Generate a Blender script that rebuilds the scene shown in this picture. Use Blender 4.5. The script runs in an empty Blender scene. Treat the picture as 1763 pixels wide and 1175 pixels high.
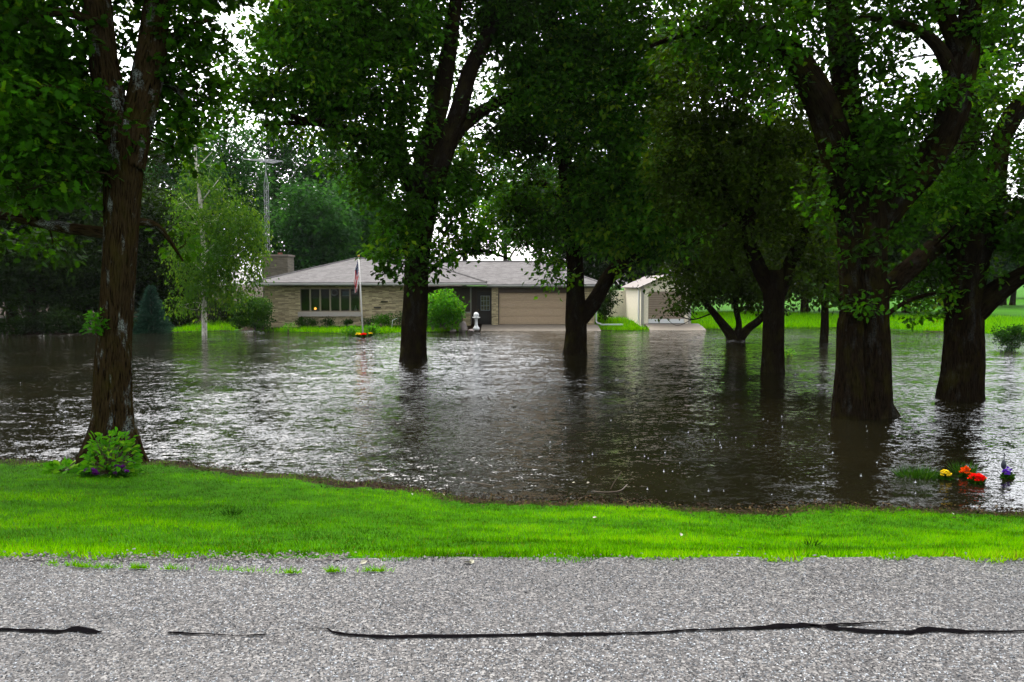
import bpy, math, random
import numpy as np
from mathutils import Vector

random.seed(11)
rng = np.random.default_rng(11)
scene = bpy.context.scene
C = scene.collection

# ------------------------------------------------------------------ camera
F, CX, CY, HY, H = 1345.0, 881.5, 587.5, 490.0, 2.8
TH = math.atan((CY - HY) / F)
cd = bpy.data.cameras.new('camera')
cam = bpy.data.objects.new('camera', cd)
C.objects.link(cam)
cam.location = (0, 0, H)
cam.rotation_euler = (math.pi / 2 - TH, 0, 0)
cd.sensor_fit = 'HORIZONTAL'
cd.sensor_width = 36.0
cd.lens = 36.0 * F / 1763.0
cd.clip_start, cd.clip_end = 0.1, 3000
scene.camera = cam

# ------------------------------------------------------------------ sky, sun, exposure
SUN_EL, SUN_AZ = math.radians(60), math.radians(-22)      # veiled by cloud, beyond the trees
w = bpy.data.worlds.new('World')
scene.world = w
w.use_nodes = True
nt = w.node_tree
nt.nodes.clear()
sky = nt.nodes.new('ShaderNodeTexSky')
sky.sky_type = 'NISHITA'
sky.sun_disc = False
sky.sun_elevation = SUN_EL
sky.sun_rotation = SUN_AZ
sky.air_density = 1.0
sky.dust_density = 4.0
sky.ozone_density = 1.0
hs = nt.nodes.new('ShaderNodeHueSaturation')              # a closed grey cloud deck has little blue left
hs.inputs['Saturation'].default_value = 0.22
bg = nt.nodes.new('ShaderNodeBackground')
bg.inputs['Strength'].default_value = 0.15
wo = nt.nodes.new('ShaderNodeOutputWorld')
nt.links.new(sky.outputs[0], hs.inputs['Color'])
nt.links.new(hs.outputs[0], bg.inputs['Color'])
nt.links.new(bg.outputs[0], wo.inputs['Surface'])

sl = bpy.data.lights.new('sun', 'SUN')
sl.energy = 0.6
sl.angle = math.radians(25)
sl.color = (1.0, 0.97, 0.92)
sun = bpy.data.objects.new('sun', sl)
C.objects.link(sun)
sd = Vector((math.sin(SUN_AZ) * math.cos(SUN_EL), math.cos(SUN_AZ) * math.cos(SUN_EL), math.sin(SUN_EL)))
sun.rotation_euler = sd.to_track_quat('Z', 'Y').to_euler()

vs = scene.view_settings
vs.view_transform = 'Standard'
vs.look = 'None'
vs.exposure = 2.3
vs.gamma = 1.0
cy = scene.cycles
cy.use_denoising = True
cy.max_bounces = 5
cy.diffuse_bounces = 2
cy.glossy_bounces = 3
cy.transmission_bounces = 4
cy.transparent_max_bounces = 6
cy.volume_bounces = 0
cy.caustics_reflective = False
cy.caustics_refractive = False

# ------------------------------------------------------------------ helpers
def at(px, py, Y):
    """the point seen at pixel (px, py) of the 1763-wide photograph, at depth Y"""
    a, b = (px - CX) / F, (CY - py) / F
    dy = math.cos(TH) + b * math.sin(TH)
    dz = -math.sin(TH) + b * math.cos(TH)
    t = Y / dy
    return np.array((t * a, Y, H + t * dz))

def on(px, py, z):
    a, b = (px - CX) / F, (CY - py) / F
    dy = math.cos(TH) + b * math.sin(TH)
    dz = -math.sin(TH) + b * math.cos(TH)
    t = (z - H) / dz
    return np.array((t * a, t * dy, z))

def vnoise(p, seed=0):
    p = np.asarray(p, float)
    i = np.floor(p).astype(np.int64)
    f = p - i
    f = f * f * (3 - 2 * f)
    r = 0
    for dx in (0, 1):
        for dy in (0, 1):
            for dz in (0, 1):
                h = (i[:, 0] + dx) * 374761393 + (i[:, 1] + dy) * 668265263 + (i[:, 2] + dz) * 2147483647 + seed * 974711
                h = (h ^ (h >> 13)) * 1274126177
                h = (h ^ (h >> 16)) & 0xFFFFFF
                wgt = (f[:, 0] if dx else 1 - f[:, 0]) * (f[:, 1] if dy else 1 - f[:, 1]) * (f[:, 2] if dz else 1 - f[:, 2])
                r = r + wgt * (h / float(0xFFFFFF))
    return r

def fbm(p, seed=0, octv=3):
    p = np.asarray(p, float)
    r, a, s = 0, 0.5, 0
    for k in range(octv):
        r = r + a * vnoise(p * 2 ** k + 17.3 * k, seed + k)
        s += a
        a *= 0.5
    return r / s

def build_mesh(name, verts, faces, mats, attrs=None, smooth=False, mat_idx=None, uv=None):
    """faces: list of integer arrays (n, k)"""
    me = bpy.data.meshes.new(name)
    verts = np.asarray(verts, np.float32)
    faces = [np.asarray(f, np.int32) for f in faces if len(f)]
    me.vertices.add(len(verts))
    me.vertices.foreach_set('co', verts.ravel())
    loops = np.concatenate([f.ravel() for f in faces])
    tot = np.concatenate([np.full(len(f), f.shape[1], np.int32) for f in faces])
    start = np.concatenate(([0], np.cumsum(tot)[:-1])).astype(np.int32)
    me.loops.add(len(loops))
    me.loops.foreach_set('vertex_index', loops.astype(np.int32))
    me.polygons.add(len(tot))
    me.polygons.foreach_set('loop_start', start)
    me.polygons.foreach_set('loop_total', tot)
    for m in (mats if isinstance(mats, (list, tuple)) else [mats]):
        me.materials.append(m)
    if mat_idx is not None:
        me.polygons.foreach_set('material_index', np.asarray(mat_idx, np.int32))
    me.polygons.foreach_set('use_smooth', np.full(len(tot), bool(smooth)))
    for k, v in (attrs or {}).items():
        v = np.asarray(v, np.float32)
        if v.ndim == 1:
            me.attributes.new(k, 'FLOAT', 'POINT').data.foreach_set('value', v)
        else:
            me.attributes.new(k, 'FLOAT_VECTOR', 'POINT').data.foreach_set('vector', v.ravel())
    if uv is not None:
        ul = me.uv_layers.new(name='UVMap')
        ul.data.foreach_set('uv', np.asarray(uv, np.float32)[loops].ravel())
    me.update(calc_edges=True)
    me.validate()
    return me

def link(name, me, parent=None, origin=(0, 0, 0)):
    o = bpy.data.objects.new(name, me)
    C.objects.link(o)
    if parent is not None:
        o.parent = parent
    else:
        o.location = origin
    return o

def tag(o, label=None, cat=None, group=None, kind=None):
    if label: o['label'] = label
    if cat: o['category'] = cat
    if group: o['group'] = group
    if kind: o['kind'] = kind
    return o

def thing(name, loc, label, cat, group=None, rz=0.0):
    o = bpy.data.objects.new(name, None)
    o.empty_display_size = 0.2
    C.objects.link(o)
    o.location = loc
    o.rotation_euler = (0, 0, rz)
    return tag(o, label, cat, group)

def copy_tree(o, parent=None):
    c = o.copy()
    C.objects.link(c)
    if parent is not None: c.parent = parent
    for ch in list(o.children):
        copy_tree(ch, c)
    return c

class MB:
    """collects boxes, tubes, lathes and sheets; build() links them as one mesh object"""
    def __init__(s):
        s.v, s.f, s.n, s.a = [], [], 0, []
    def add(s, v, faces, attr=None):
        v = np.asarray(v, float)
        for f in faces:
            s.f.append(np.asarray(f, int) + s.n)
        s.v.append(v)
        s.a.append(np.zeros((len(v), 3)) if attr is None else attr)
        s.n += len(v)
        return s
    def box(s, x0, x1, y0, y1, z0, z1):
        v = [(x, y, z) for z in (z0, z1) for y in (y0, y1) for x in (x0, x1)]
        return s.add(v, [[(0, 2, 3, 1), (4, 5, 7, 6), (0, 1, 5, 4), (2, 6, 7, 3), (0, 4, 6, 2), (1, 3, 7, 5)]])
    def tube(s, pts, rad, sides=8, rough=0.0, seed=0, flat=None, cap=True, step=None):
        v, f, a = tube(pts, rad, sides, rough, seed, cap)
        return s.add(v, f, a)
    def lathe(s, prof, c=(0, 0, 0), sides=16):
        v, f = [], []
        for r, z in prof:
            for k in range(sides):
                t = 2 * math.pi * k / sides
                v.append((c[0] + r * math.cos(t), c[1] + r * math.sin(t), c[2] + z))
        for i in range(len(prof) - 1):
            for k in range(sides):
                k2 = (k + 1) % sides
                f.append((i * sides + k, i * sides + k2, (i + 1) * sides + k2, (i + 1) * sides + k))
        caps = [list(range(sides))[::-1], [(len(prof) - 1) * sides + k for k in range(sides)]]
        return s.add(v, [f, caps])
    def build(s, name, mat, parent=None, smooth=False, origin=(0, 0, 0), bevel=0):
        v = np.concatenate(s.v)
        off = np.array(origin, float)
        p = parent
        while p is not None:
            off = off + np.array(p.location)
            p = p.parent
        me = build_mesh(name, v - off, s.f, mat, attrs={'bark': np.concatenate(s.a)}, smooth=smooth)
        o = link(name, me, parent, origin)
        if bevel:
            b = o.modifiers.new('bevel', 'BEVEL')
            b.width = bevel
            b.segments = 2
            b.limit_method = 'ANGLE'
        return o

def spline(pts, n):
    """Catmull-Rom through rows of pts"""
    P = np.asarray(pts, float)
    P = np.vstack((2 * P[0] - P[1], P, 2 * P[-1] - P[-2]))
    out = []
    for i in range(1, len(P) - 2):
        for t in np.linspace(0, 1, n, endpoint=False):
            a, b, c, d = P[i - 1], P[i], P[i + 1], P[i + 2]
            out.append(0.5 * (2 * b + (c - a) * t + (2 * a - 5 * b + 4 * c - d) * t * t + (3 * b - a - 3 * c + d) * t ** 3))
    out.append(P[-2])
    return np.array(out)

def tube(pts, rad, sides=8, rough=0.0, seed=0, cap=True):
    P = np.asarray(pts, float)
    R = np.asarray(rad, float) * np.ones(len(P))
    T = np.gradient(P, axis=0)
    T /= np.linalg.norm(T, axis=1)[:, None] + 1e-9
    ref = np.array((0, 1.0, 0)) if abs(T[0][1]) < 0.9 else np.array((1.0, 0, 0))
    U = np.zeros_like(P)
    u = ref - T[0] * ref.dot(T[0])
    for i in range(len(P)):
        u = u - T[i] * u.dot(T[i])
        u /= np.linalg.norm(u) + 1e-9
        U[i] = u
    W = np.cross(T, U)
    L = np.concatenate(([0], np.cumsum(np.linalg.norm(np.diff(P, axis=0), axis=1))))
    th = np.linspace(0, 2 * math.pi, sides, endpoint=False)
    ca, sa = np.cos(th), np.sin(th)
    r0 = max(R.max(), 0.02)
    bark = np.stack((np.broadcast_to(ca * r0, (len(P), sides)), np.broadcast_to(sa * r0, (len(P), sides)),
                     np.broadcast_to(L[:, None], (len(P), sides))), -1).reshape(-1, 3)
    bark = bark + np.array((seed * 3.7, seed * 1.3, seed * 5.1))
    rr = np.repeat(R[:, None], sides, 1)
    if rough > 0:
        q = bark * np.array((9, 9, 1.6))
        big = vnoise(bark * np.array((2.2, 2.2, 0.9)), seed + 5) - 0.5
        n1 = np.abs(vnoise(q, seed) - 0.5) * 2
        n2 = np.abs(vnoise(q * 2.3, seed + 3) - 0.5) * 2
        d = rough * (0.75 * n1 + 0.35 * n2 - 0.4) + 2.4 * rough * big
        rr = rr + d.reshape(rr.shape) * np.minimum(1, rr / 0.15)
    V = P[:, None, :] + rr[:, :, None] * (ca[None, :, None] * U[:, None, :] + sa[None, :, None] * W[:, None, :])
    V = V.reshape(-1, 3)
    i = np.arange(len(P) - 1)[:, None] * sides
    k = np.arange(sides)[None, :]
    k2 = (k + 1) % sides
    q = np.stack((i + k, i + k2, i + sides + k2, i + sides + k), -1).reshape(-1, 4)
    faces = [q]
    if cap:
        e = (len(P) - 1) * sides
        faces.append(np.array([list(range(sides))[::-1], [e + j for j in range(sides)]]))
    return V, faces, bark

# leaf outlines: x across, y along the midrib, z lift of the edge
KITE = (np.array([(0, 0, 0), (0.30, 0.45, 0.09), (0, 1, -0.05), (-0.30, 0.45, 0.09)]), [np.array([(0, 1, 2), (0, 2, 3)])])
_half = [(0.0, 0.0), (0.10, 0.14), (0.30, 0.30), (0.19, 0.43), (0.40, 0.60), (0.22, 0.70), (0.26, 0.88), (0.0, 1.0)]
_lv = [(x, y, 0.25 * x) for x, y in _half] + [(-x, y, 0.25 * x) for x, y in _half[1:-1]]
OAK = (np.array(_lv), [np.array([(0, 1, 2, 3, 4, 5, 6, 7), (7, 13, 12, 11, 10, 9, 8, 0)])])
OVAL = (np.array([(0, 0, 0), (0.24, 0.25, .06), (0.30, 0.55, .08), (0.16, 0.85, .03), (0, 1, -.06), (-.16, .85, .03), (-.30, .55, .08), (-.24, .25, .06)]),
        [np.array([(0, 1, 2, 3, 4), (4, 5, 6, 7, 0)])])
BLADE = (np.array([(-0.06, 0, 0), (0.06, 0, 0), (0, 1, 0.0)]), [np.array([(0, 1, 2)])])

def leaves(pos, direc, normal, size, template):
    """one leaf per row of pos; direc = midrib, normal = rough up side"""
    tv, tf = template
    D = direc / (np.linalg.norm(direc, axis=1)[:, None] + 1e-9)
    N = normal - D * np.sum(normal * D, 1)[:, None]
    N /= np.linalg.norm(N, axis=1)[:, None] + 1e-9
    S = np.cross(D, N)
    M = np.stack((S, D, N), 1)
    V = pos[:, None, :] + size[:, None, None] * np.einsum('kc,ncd->nkd', tv, M)
    n, k = len(pos), len(tv)
    faces = [(f[None] + (np.arange(n) * k)[:, None, None]).reshape(-1, f.shape[1]) for f in tf]
    return V.reshape(-1, 3), faces, k

# ------------------------------------------------------------------ materials
MATS = {}
DK = .375           # lowers the base colours listed below to balance the high exposure
def dimmed(c): return tuple(x * DK for x in c)
class NG:
    def __init__(s, name):
        s.m = bpy.data.materials.new(name)
        s.m.use_nodes = True
        s.t = s.m.node_tree
        s.t.nodes.clear()
        s.out = s.t.nodes.new('ShaderNodeOutputMaterial')
    def n(s, typ, **kw):
        nd = s.t.nodes.new('ShaderNode' + typ)
        for k, v in kw.items():
            setattr(nd, k, v)
        return nd
    def l(s, a, b):
        s.t.links.new(a, b)
    def val(s, sock, v):
        if hasattr(v, 'is_linked') or hasattr(v, 'links'):
            s.l(v, sock)
        else:
            sock.default_value = v
    def attr(s, name):
        return s.n('Attribute', attribute_name=name)
    def noise(s, vec, scale, detail=3, rough=0.55, dist=0.0):
        nd = s.n('TexNoise')
        if vec is not None: s.l(vec, nd.inputs['Vector'])
        nd.inputs['Scale'].default_value = scale
        nd.inputs['Detail'].default_value = detail
        nd.inputs['Roughness'].default_value = rough
        nd.inputs['Distortion'].default_value = dist
        return nd.outputs['Fac']
    def ramp(s, fac, stops, interp='LINEAR'):
        nd = s.n('ValToRGB')
        nd.color_ramp.interpolation = interp
        el = nd.color_ramp.elements
        while len(el) < len(stops): el.new(0.5)
        for e, (p, c) in zip(el, stops):
            e.position = p
            e.color = (*c, 1) if len(c) == 3 else c
        s.l(fac, nd.inputs['Fac'])
        return nd.outputs['Color']
    def math(s, op, a, b=0.0, c=None):
        nd = s.n('Math', operation=op)
        s.val(nd.inputs[0], a)
        s.val(nd.inputs[1], b)
        if c is not None: s.val(nd.inputs[2], c)
        return nd.outputs[0]
    def mix(s, fac, a, b, mode='MIX'):
        nd = s.n('MixRGB', blend_type=mode)
        s.val(nd.inputs[0], fac)
        for i, x in ((1, a), (2, b)):
            s.val(nd.inputs[i], (*x, 1) if isinstance(x, tuple) and len(x) == 3 else x)
        return nd.outputs[0]
    def scale(s, vec, sc):
        nd = s.n('Mapping')
        s.l(vec, nd.inputs['Vector'])
        nd.inputs['Scale'].default_value = sc
        return nd.outputs[0]
    def bump(s, h, strength, dist):
        nd = s.n('Bump')
        nd.inputs['Strength'].default_value = strength
        nd.inputs['Distance'].default_value = dist
        s.l(h, nd.inputs['Height'])
        return nd.outputs[0]
    def bsdf(s, color, rough=0.6, spec=0.4, normal=None, **kw):
        b = s.n('BsdfPrincipled')
        s.val(b.inputs['Base Color'], (*color, 1) if isinstance(color, tuple) and len(color) == 3 else color)
        s.val(b.inputs['Roughness'], rough)
        s.val(b.inputs['Specular IOR Level'], spec)
        if normal is not None: s.l(normal, b.inputs['Normal'])
        for k, v in kw.items():
            s.val(b.inputs[k.replace('_', ' ')], v)
        return b.outputs[0]
    def done(s, sh):
        s.l(sh, s.out.inputs['Surface'])
        MATS[s.m.name] = s.m
        return s.m
    def obj(s):
        return s.n('TexCoord').outputs['Object']
    def pos(s):
        return s.n('NewGeometry').outputs['Position']

def leaf_mat(name, stops, trans=0.35, rough=0.6, spec=0.035):
    g = NG(name)
    t = g.attr('tint').outputs['Fac']
    col = g.ramp(t, [(p, dimmed(c)) for p, c in stops])
    b = g.bsdf(col, rough, spec)
    tr = g.n('BsdfTranslucent')
    hsv = g.n('HueSaturation')
    hsv.inputs['Hue'].default_value = 0.485
    hsv.inputs['Value'].default_value = 1.5
    g.l(col, hsv.inputs['Color'])
    g.l(hsv.outputs[0], tr.inputs['Color'])
    mx = g.n('MixShader')
    mx.inputs[0].default_value = trans
    g.l(b, mx.inputs[1])
    g.l(tr.outputs[0], mx.inputs[2])
    return g.done(mx.outputs[0])

M_OAK = leaf_mat('oak_leaf', [(0, (.014, .040, .0008)), (.4, (.034, .140, .0018)), (.75, (.075, .33, .004)), (1, (.23, .46, .004))], trans=.45)
M_MAPLE = leaf_mat('shade_leaf', [(0, (.020, .040, .001)), (.45, (.044, .098, .0015)), (.8, (.068, .18, .002)), (1, (.14, .24, .004))], trans=.4)
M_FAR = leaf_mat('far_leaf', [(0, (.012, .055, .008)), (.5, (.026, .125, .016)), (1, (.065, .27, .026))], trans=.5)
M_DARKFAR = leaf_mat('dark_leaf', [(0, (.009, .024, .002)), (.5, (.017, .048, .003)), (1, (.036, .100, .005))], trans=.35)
M_BIRCH = leaf_mat('birch_leaf', [(0, (.04, .14, .006)), (.5, (.09, .27, .012)), (1, (.24, .44, .02))], trans=.4)
M_LIME = leaf_mat('lime_leaf', [(0, (.05, .26, .004)), (.5, (.12, .52, .008)), (1, (.42, .80, .03))], trans=.4)
M_SHRUB = leaf_mat('shrub_leaf', [(0, (.016, .080, .004)), (.5, (.035, .16, .006)), (1, (.13, .32, .012))], trans=.3)
M_SPRUCE = leaf_mat('spruce_needle', [(0, (.014, .050, .026)), (.5, (.032, .105, .058)), (1, (.07, .19, .12))], trans=.2)
M_GRASS = leaf_mat('grass_blade', [(0, (.030, .12, .0003)), (.34, (.105, .44, .0003)), (.68, (.24, .78, .0005)), (.93, (.36, .86, .002)), (1, (.34, .30, .03))], trans=.45, rough=.9, spec=.0)
M_LITTER = leaf_mat('dead_leaf', [(0, (.025, .015, .006)), (.5, (.07, .04, .015)), (.9, (.20, .14, .05)), (1, (.55, .50, .38))], trans=.1)

def simple(name, col, rough=.6, spec=.4, vary=.25, nscale=6, bump=0.0, bscale=40, **kw):
    g = NG(name)
    col = dimmed(col)
    p = g.obj()
    n = g.noise(p, nscale, 4)
    c = g.mix(n, tuple(x * (1 - vary) for x in col), tuple(min(1, x * (1 + vary)) for x in col))
    nrm = g.bump(g.noise(p, bscale, 3), .5, bump) if bump else None
    return g.done(g.bsdf(c, rough, spec, nrm, **kw))

def bark_mat(name, dark, light, lichen=0.0, moss=0.0):
    g = NG(name)
    dark, light = dimmed(dark), dimmed(light)
    b = g.attr('bark').outputs['Vector']
    q = g.scale(b, (1, 1, .20))
    n = g.noise(q, 30, 5, .6, .4)
    n2 = g.noise(b, 2.2, 3)
    col = g.ramp(n, [(.36, dark), (.5, tuple(.6 * (x + y) for x, y in zip(dark, light))), (.66, light)])
    if lichen:
        m = g.noise(g.scale(b, (1, 1, .6)), 3.2, 5, .65)
        m2 = g.noise(b, 40, 3)
        f = g.math('MULTIPLY', g.ramp(m, [(.56, (0, 0, 0)), (.66, (1, 1, 1))]), g.ramp(m2, [(.42, (0, 0, 0)), (.55, (1, 1, 1))]))
        col = g.mix(g.math('MULTIPLY', f, lichen), col, (.15, .175, .165))
    if moss:
        f = g.ramp(n2, [(.5, (0, 0, 0)), (.68, (1, 1, 1))])
        col = g.mix(g.math('MULTIPLY', f, moss), col, (.026, .024, .0025))
    nb = g.bump(n, .9, .03)
    return g.done(g.bsdf(col, .9, .0, nb))

M_BARK = bark_mat('oak_bark', (.003, .0021, .0014), (.030, .0205, .0115), lichen=.10, moss=.35)
M_BARK1 = bark_mat('mossy_oak_bark', (.005, .0034, .0018), (.070, .047, .021), lichen=.8, moss=.3)
M_BARKB = bark_mat('birch_bark', (.35, .30, .24), (1.7, 1.6, 1.4))

def brick_mat(name, c1, c2, mortar, bw=.42, bh=.075, ms=.012):
    g = NG(name)
    c1, c2, mortar = dimmed(c1), dimmed(c2), dimmed(mortar)
    p = g.obj()
    sp = g.n('SeparateXYZ')
    g.l(p, sp.inputs[0])
    xy = g.math('ADD', sp.outputs[0], sp.outputs[1])
    cb = g.n('CombineXYZ')
    g.l(xy, cb.inputs[0])
    g.l(sp.outputs[2], cb.inputs[1])
    b = g.n('TexBrick')
    g.l(cb.outputs[0], b.inputs['Vector'])
    b.inputs['Color1'].default_value = (*c1, 1)
    b.inputs['Color2'].default_value = (*c2, 1)
    b.inputs['Mortar'].default_value = (*mortar, 1)
    b.inputs['Scale'].default_value = 1
    b.inputs['Mortar Size'].default_value = ms
    b.inputs['Brick Width'].default_value = bw
    b.inputs['Row Height'].default_value = bh
    b.inputs['Bias'].default_value = 0.0
    b.offset = .43
    n = g.noise(g.scale(cb.outputs[0], (1, 3.5, 1)), 3.0, 5, .7)
    c = g.mix(.65, b.outputs['Color'], g.ramp(n, [(.32, (.25, .22, .18)), (.5, (.8, .74, .62)), (.7, (1, .97, .9))]), 'MULTIPLY')
    inv = g.math('SUBTRACT', 1.0, b.outputs['Fac'])
    return g.done(g.bsdf(c, .8, .3, g.bump(inv, .6, .01)))

M_BRICK = brick_mat('ledge_stone', (1.6, 1.38, .84), (.52, .43, .25), (.80, .70, .48))
M_BRICKC = brick_mat('chimney_stone', (.40, .35, .26), (.20, .18, .13), (.26, .24, .2))

def shingle_mat():
    g = NG('roof_shingles')
    p = g.obj()
    n = g.noise(p, 26, 3, .7)
    v = g.n('TexVoronoi')
    g.l(g.scale(p, (3.3, 6.5, 6.5)), v.inputs['Vector'])
    v.inputs['Scale'].default_value = 1.0
    vv = g.n('SeparateColor')
    g.l(v.outputs['Color'], vv.inputs[0])
    a = g.ramp(n, [(.3, (.040, .038, .037)), (.5, (.098, .092, .090)), (.7, (.175, .166, .162))])
    c = g.mix(.5, a, g.ramp(vv.outputs[0], [(0, (.050, .045, .043)), (1, (.14, .132, .128))]))
    sp = g.n('SeparateXYZ')
    g.l(p, sp.inputs[0])
    course = g.math('FRACT', g.math('DIVIDE', sp.outputs[2], .045))
    c = g.mix(g.math('MULTIPLY', g.math('LESS_THAN', course, .16), .55), c, (.03, .028, .027))
    return g.done(g.bsdf(c, .9, .06, g.bump(n, .4, .01)))
M_ROOF = shingle_mat()

def siding_mat(name, col, pitch, horizontal=True):
    g = NG(name)
    col = dimmed(col)
    p = g.obj()
    sp = g.n('SeparateXYZ')
    g.l(p, sp.inputs[0])
    z = g.math('FRACT', g.math('DIVIDE', sp.outputs[2] if horizontal else g.math('ADD', sp.outputs[0], sp.outputs[1]), pitch))
    n = g.noise(p, 9, 4, .7)
    c = g.mix(n, tuple(x * .7 for x in col), tuple(x * 1.2 for x in col))
    return g.done(g.bsdf(c, .6, .35, g.bump(z, .7, .02)))

M_TRIM = simple('white_trim', (1.0, .98, .92), .5, vary=.12)
M_FASCIA = simple('fascia_board', (.85, .80, .68), .5, vary=.12)
M_BROWN = simple('brown_wood', (.13, .085, .05), .6, vary=.3)
M_SILL = simple('sill_board', (.85, .77, .66), .6, vary=.15)
M_MULL = simple('mullion_wood', (.60, .47, .33), .6, vary=.15)
M_GDOOR = siding_mat('garage_door_panel', (1.1, .82, .53), .13)
M_DOOR = simple('door_paint', (.12, .10, .085), .5, vary=.15)
M_CONC = simple('concrete', (.36, .30, .225), .75, vary=.3, nscale=3, bump=.004)
M_ROOM = simple('room_plaster', (.10, .085, .07), .9, vary=.1)
M_SHED = siding_mat('shed_siding', (2.0, 1.8, 1.4), .24, False)
M_SHEDDOOR = siding_mat('shed_door', (.95, .74, .58), .16)
M_SHEDROOF = simple('shed_roof', (.50, .45, .42), .9, .05, vary=.2, nscale=14)
M_METAL = simple('galvanised_steel', (.55, .57, .58), .4, vary=.1, Metallic=.7)
M_POLE = simple('pole_paint', (1.5, 1.46, 1.34), .4, vary=.06)
M_GOLD = simple('gold_ball', (.85, .50, .09), .3, vary=.05, Metallic=.6)
M_WHITE = simple('white_glaze', (1.7, 1.72, 1.7), .35, vary=.06)
M_ROCK = simple('pink_rock', (.44, .36, .33), .8, vary=.3, nscale=5, bump=.02, bscale=9)
M_DARKMETAL = simple('dark_metal', (.03, .04, .06), .5, vary=.2)
M_RED = simple('red_petal', (2.5, .012, .008), .8, .05, vary=.35, nscale=30)
M_ORANGE = simple('orange_petal', (2.5, .24, .008), .8, .05, vary=.3, nscale=30)
M_YELLOW = simple('yellow_petal', (2.3, 1.6, .05), .8, .05, vary=.25, nscale=30)
M_PURPLE = simple('purple_petal', (.45, .09, 1.4), .8, .05, vary=.4, nscale=30)
M_PLUM = simple('plum_petal', (.3, .035, .40), .8, .05, vary=.4, nscale=30)
M_TWIG = simple('wet_twig', (.14, .10, .05), .5, vary=.3)
M_MULCH = simple('mulch', (.17, .075, .045), .9, vary=.5, nscale=12, bump=.02)
g = NG('window_glass')
M_GLASS = g.done(g.bsdf((.9, .93, .92), .0, .5, Transmission_Weight=1.0, IOR=1.35))
g = NG('lamp_glow')
em = g.n('Emission')
em.inputs['Color'].default_value = (1, .36, .07, 1)
em.inputs['Strength'].default_value = .45
M_GLOW = g.done(em.outputs[0])
M_SPLASH = simple('splash_water', (.75, .8, .85), .15, .6, vary=.1)

# ------------------------------------------------------------------ terrain, road, water
SHX = [-60, -9.0, -7.5, -6.2, -5.2, -4.4, -3.4, -2.6, -1.6, -.8, 0, .9, 2.2, 5, 60]
SHY = [12.6, 12.4, 12.1, 12.25, 12.2, 11.9, 11.45, 11.15, 10.7, 10.35, 10.15, 9.95, 9.75, 9.6, 9.6]
def shore(x):
    x = np.asarray(x, float)
    z = np.zeros_like(x)
    return np.interp(x, SHX, SHY) + .28 * (vnoise(np.stack((x * 1.3, z, z), -1), 3) - .5) + .14 * (vnoise(np.stack((x * 5, z, z), -1), 4) - .5)
FSX = [-80, -24, -20, -17, -14.5, -11, -8, -5, -2.5, -1, 5, 7, 10, 13, 17, 22, 26, 29, 40, 80]
FSY = [43, 43.5, 46, 47.5, 46.8, 45.0, 44.4, 46.0, 47.0, 48.2, 48.0, 47.5, 48.6, 49, 51, 51, 45.5, 43, 40, 38]
def fshore(x):
    x = np.asarray(x, float)
    z = np.zeros_like(x)
    return np.interp(x, FSX, FSY) + .7 * (vnoise(np.stack((x * .8, z, z), -1), 7) - .5)
ROADZ, EDGE = 1.15, 4.62
def gh(x, y):
    x, y = np.asarray(x, float), np.asarray(y, float)
    s, fs = shore(x), fshore(x)
    t = np.clip((y - EDGE) / (s - EDGE), 0, 1)
    near = (ROADZ + .0) * (1 - (1.42 * t - .42 * t * t))
    under = -np.clip((y - s) * .16, 0, .6)
    far = np.clip((y - fs) * .055, -.6, .30) + np.clip(y - fs - 6, 0, 400) * .006
    z = np.where(y < s, near, np.maximum(under, far))
    z = np.where(y > 0.5 * (s + fs), np.maximum(far, -.6), z)
    z = np.where(y < EDGE, ROADZ - .05 - np.clip(-2.2 - y, 0, 3) * .1, z)
    p = np.stack((x, y, 0 * x), -1).reshape(-1, 3)
    b = ((fbm(p * .9, 21) - .5) * .06).reshape(x.shape)
    return z + np.where(y > EDGE + .1, b, 0) * np.clip((y - EDGE) / 1.5, 0, 1)

def lines(*segs):
    out = []
    for a, b, st in segs:
        out += list(np.arange(a, b, st))
    return np.array(out + [segs[-1][1]])
gx = lines((-420, -80, 34), (-80, -20, 2.5), (-20, -9, .5), (-9, 9, .12), (9, 20, .5), (20, 80, 2.5), (80, 420, 34))
gy = lines((-30, 4.5, 2), (4.5, 13, .1), (13, 40, 1.5), (40, 56, .25), (56, 110, 2.5), (110, 700, 40))
GX, GY = np.meshgrid(gx, gy)
GZ = gh(GX.ravel(), GY.ravel())
V = np.stack((GX.ravel(), GY.ravel(), GZ), -1)
nx, ny = len(gx), len(gy)
ii = (np.arange(ny - 1)[:, None] * nx + np.arange(nx - 1)[None]).ravel()
Q = np.stack((ii, ii + 1, ii + nx + 1, ii + nx), -1)
# what the ground is made of: 0 grass, 1 bare mud or mulch
xs, ys = V[:, 0], V[:, 1]
sh, fsh = shore(xs), fshore(xs)
soil = np.where((ys > sh - .45) & (ys < .5 * (sh + fsh)), 1.0, 0.0)
soil = np.maximum(soil, np.where((ys >= .5 * (sh + fsh)) & (ys < fsh + .1), 1.0, 0))
soil = np.maximum(soil, np.where((ys > 46.9) & (xs > -17) & (xs < -1) & (ys < 52), .9, 0))
soil = np.maximum(soil, np.where((ys > 44) & (xs < -15.5 - .25 * (ys - 50)) & (ys > 48.5 - .1*(xs+20)*(xs<-20)), 1.0, 0))
soil = np.maximum(soil, np.where((ys > 20) & (xs < -21.5), 1.0, 0))
g = NG('ground')
sa = g.attr('soil').outputs['Fac']
p = g.pos()
n1 = g.noise(p, 1.2, 5, .65)
n2 = g.noise(p, 14, 4, .7)
grass = g.ramp(n2, [(.3, (0.00684, 0.03135, 0.00057)), (.5, (0.01824, 0.0741, 0.00057)), (.72, (0.0342, 0.1197, 0.00114))])
grass = g.mix(g.ramp(n1, [(.45, (0, 0, 0)), (.7, (1, 1, 1))]), grass, (.028, .105, .001))
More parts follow.
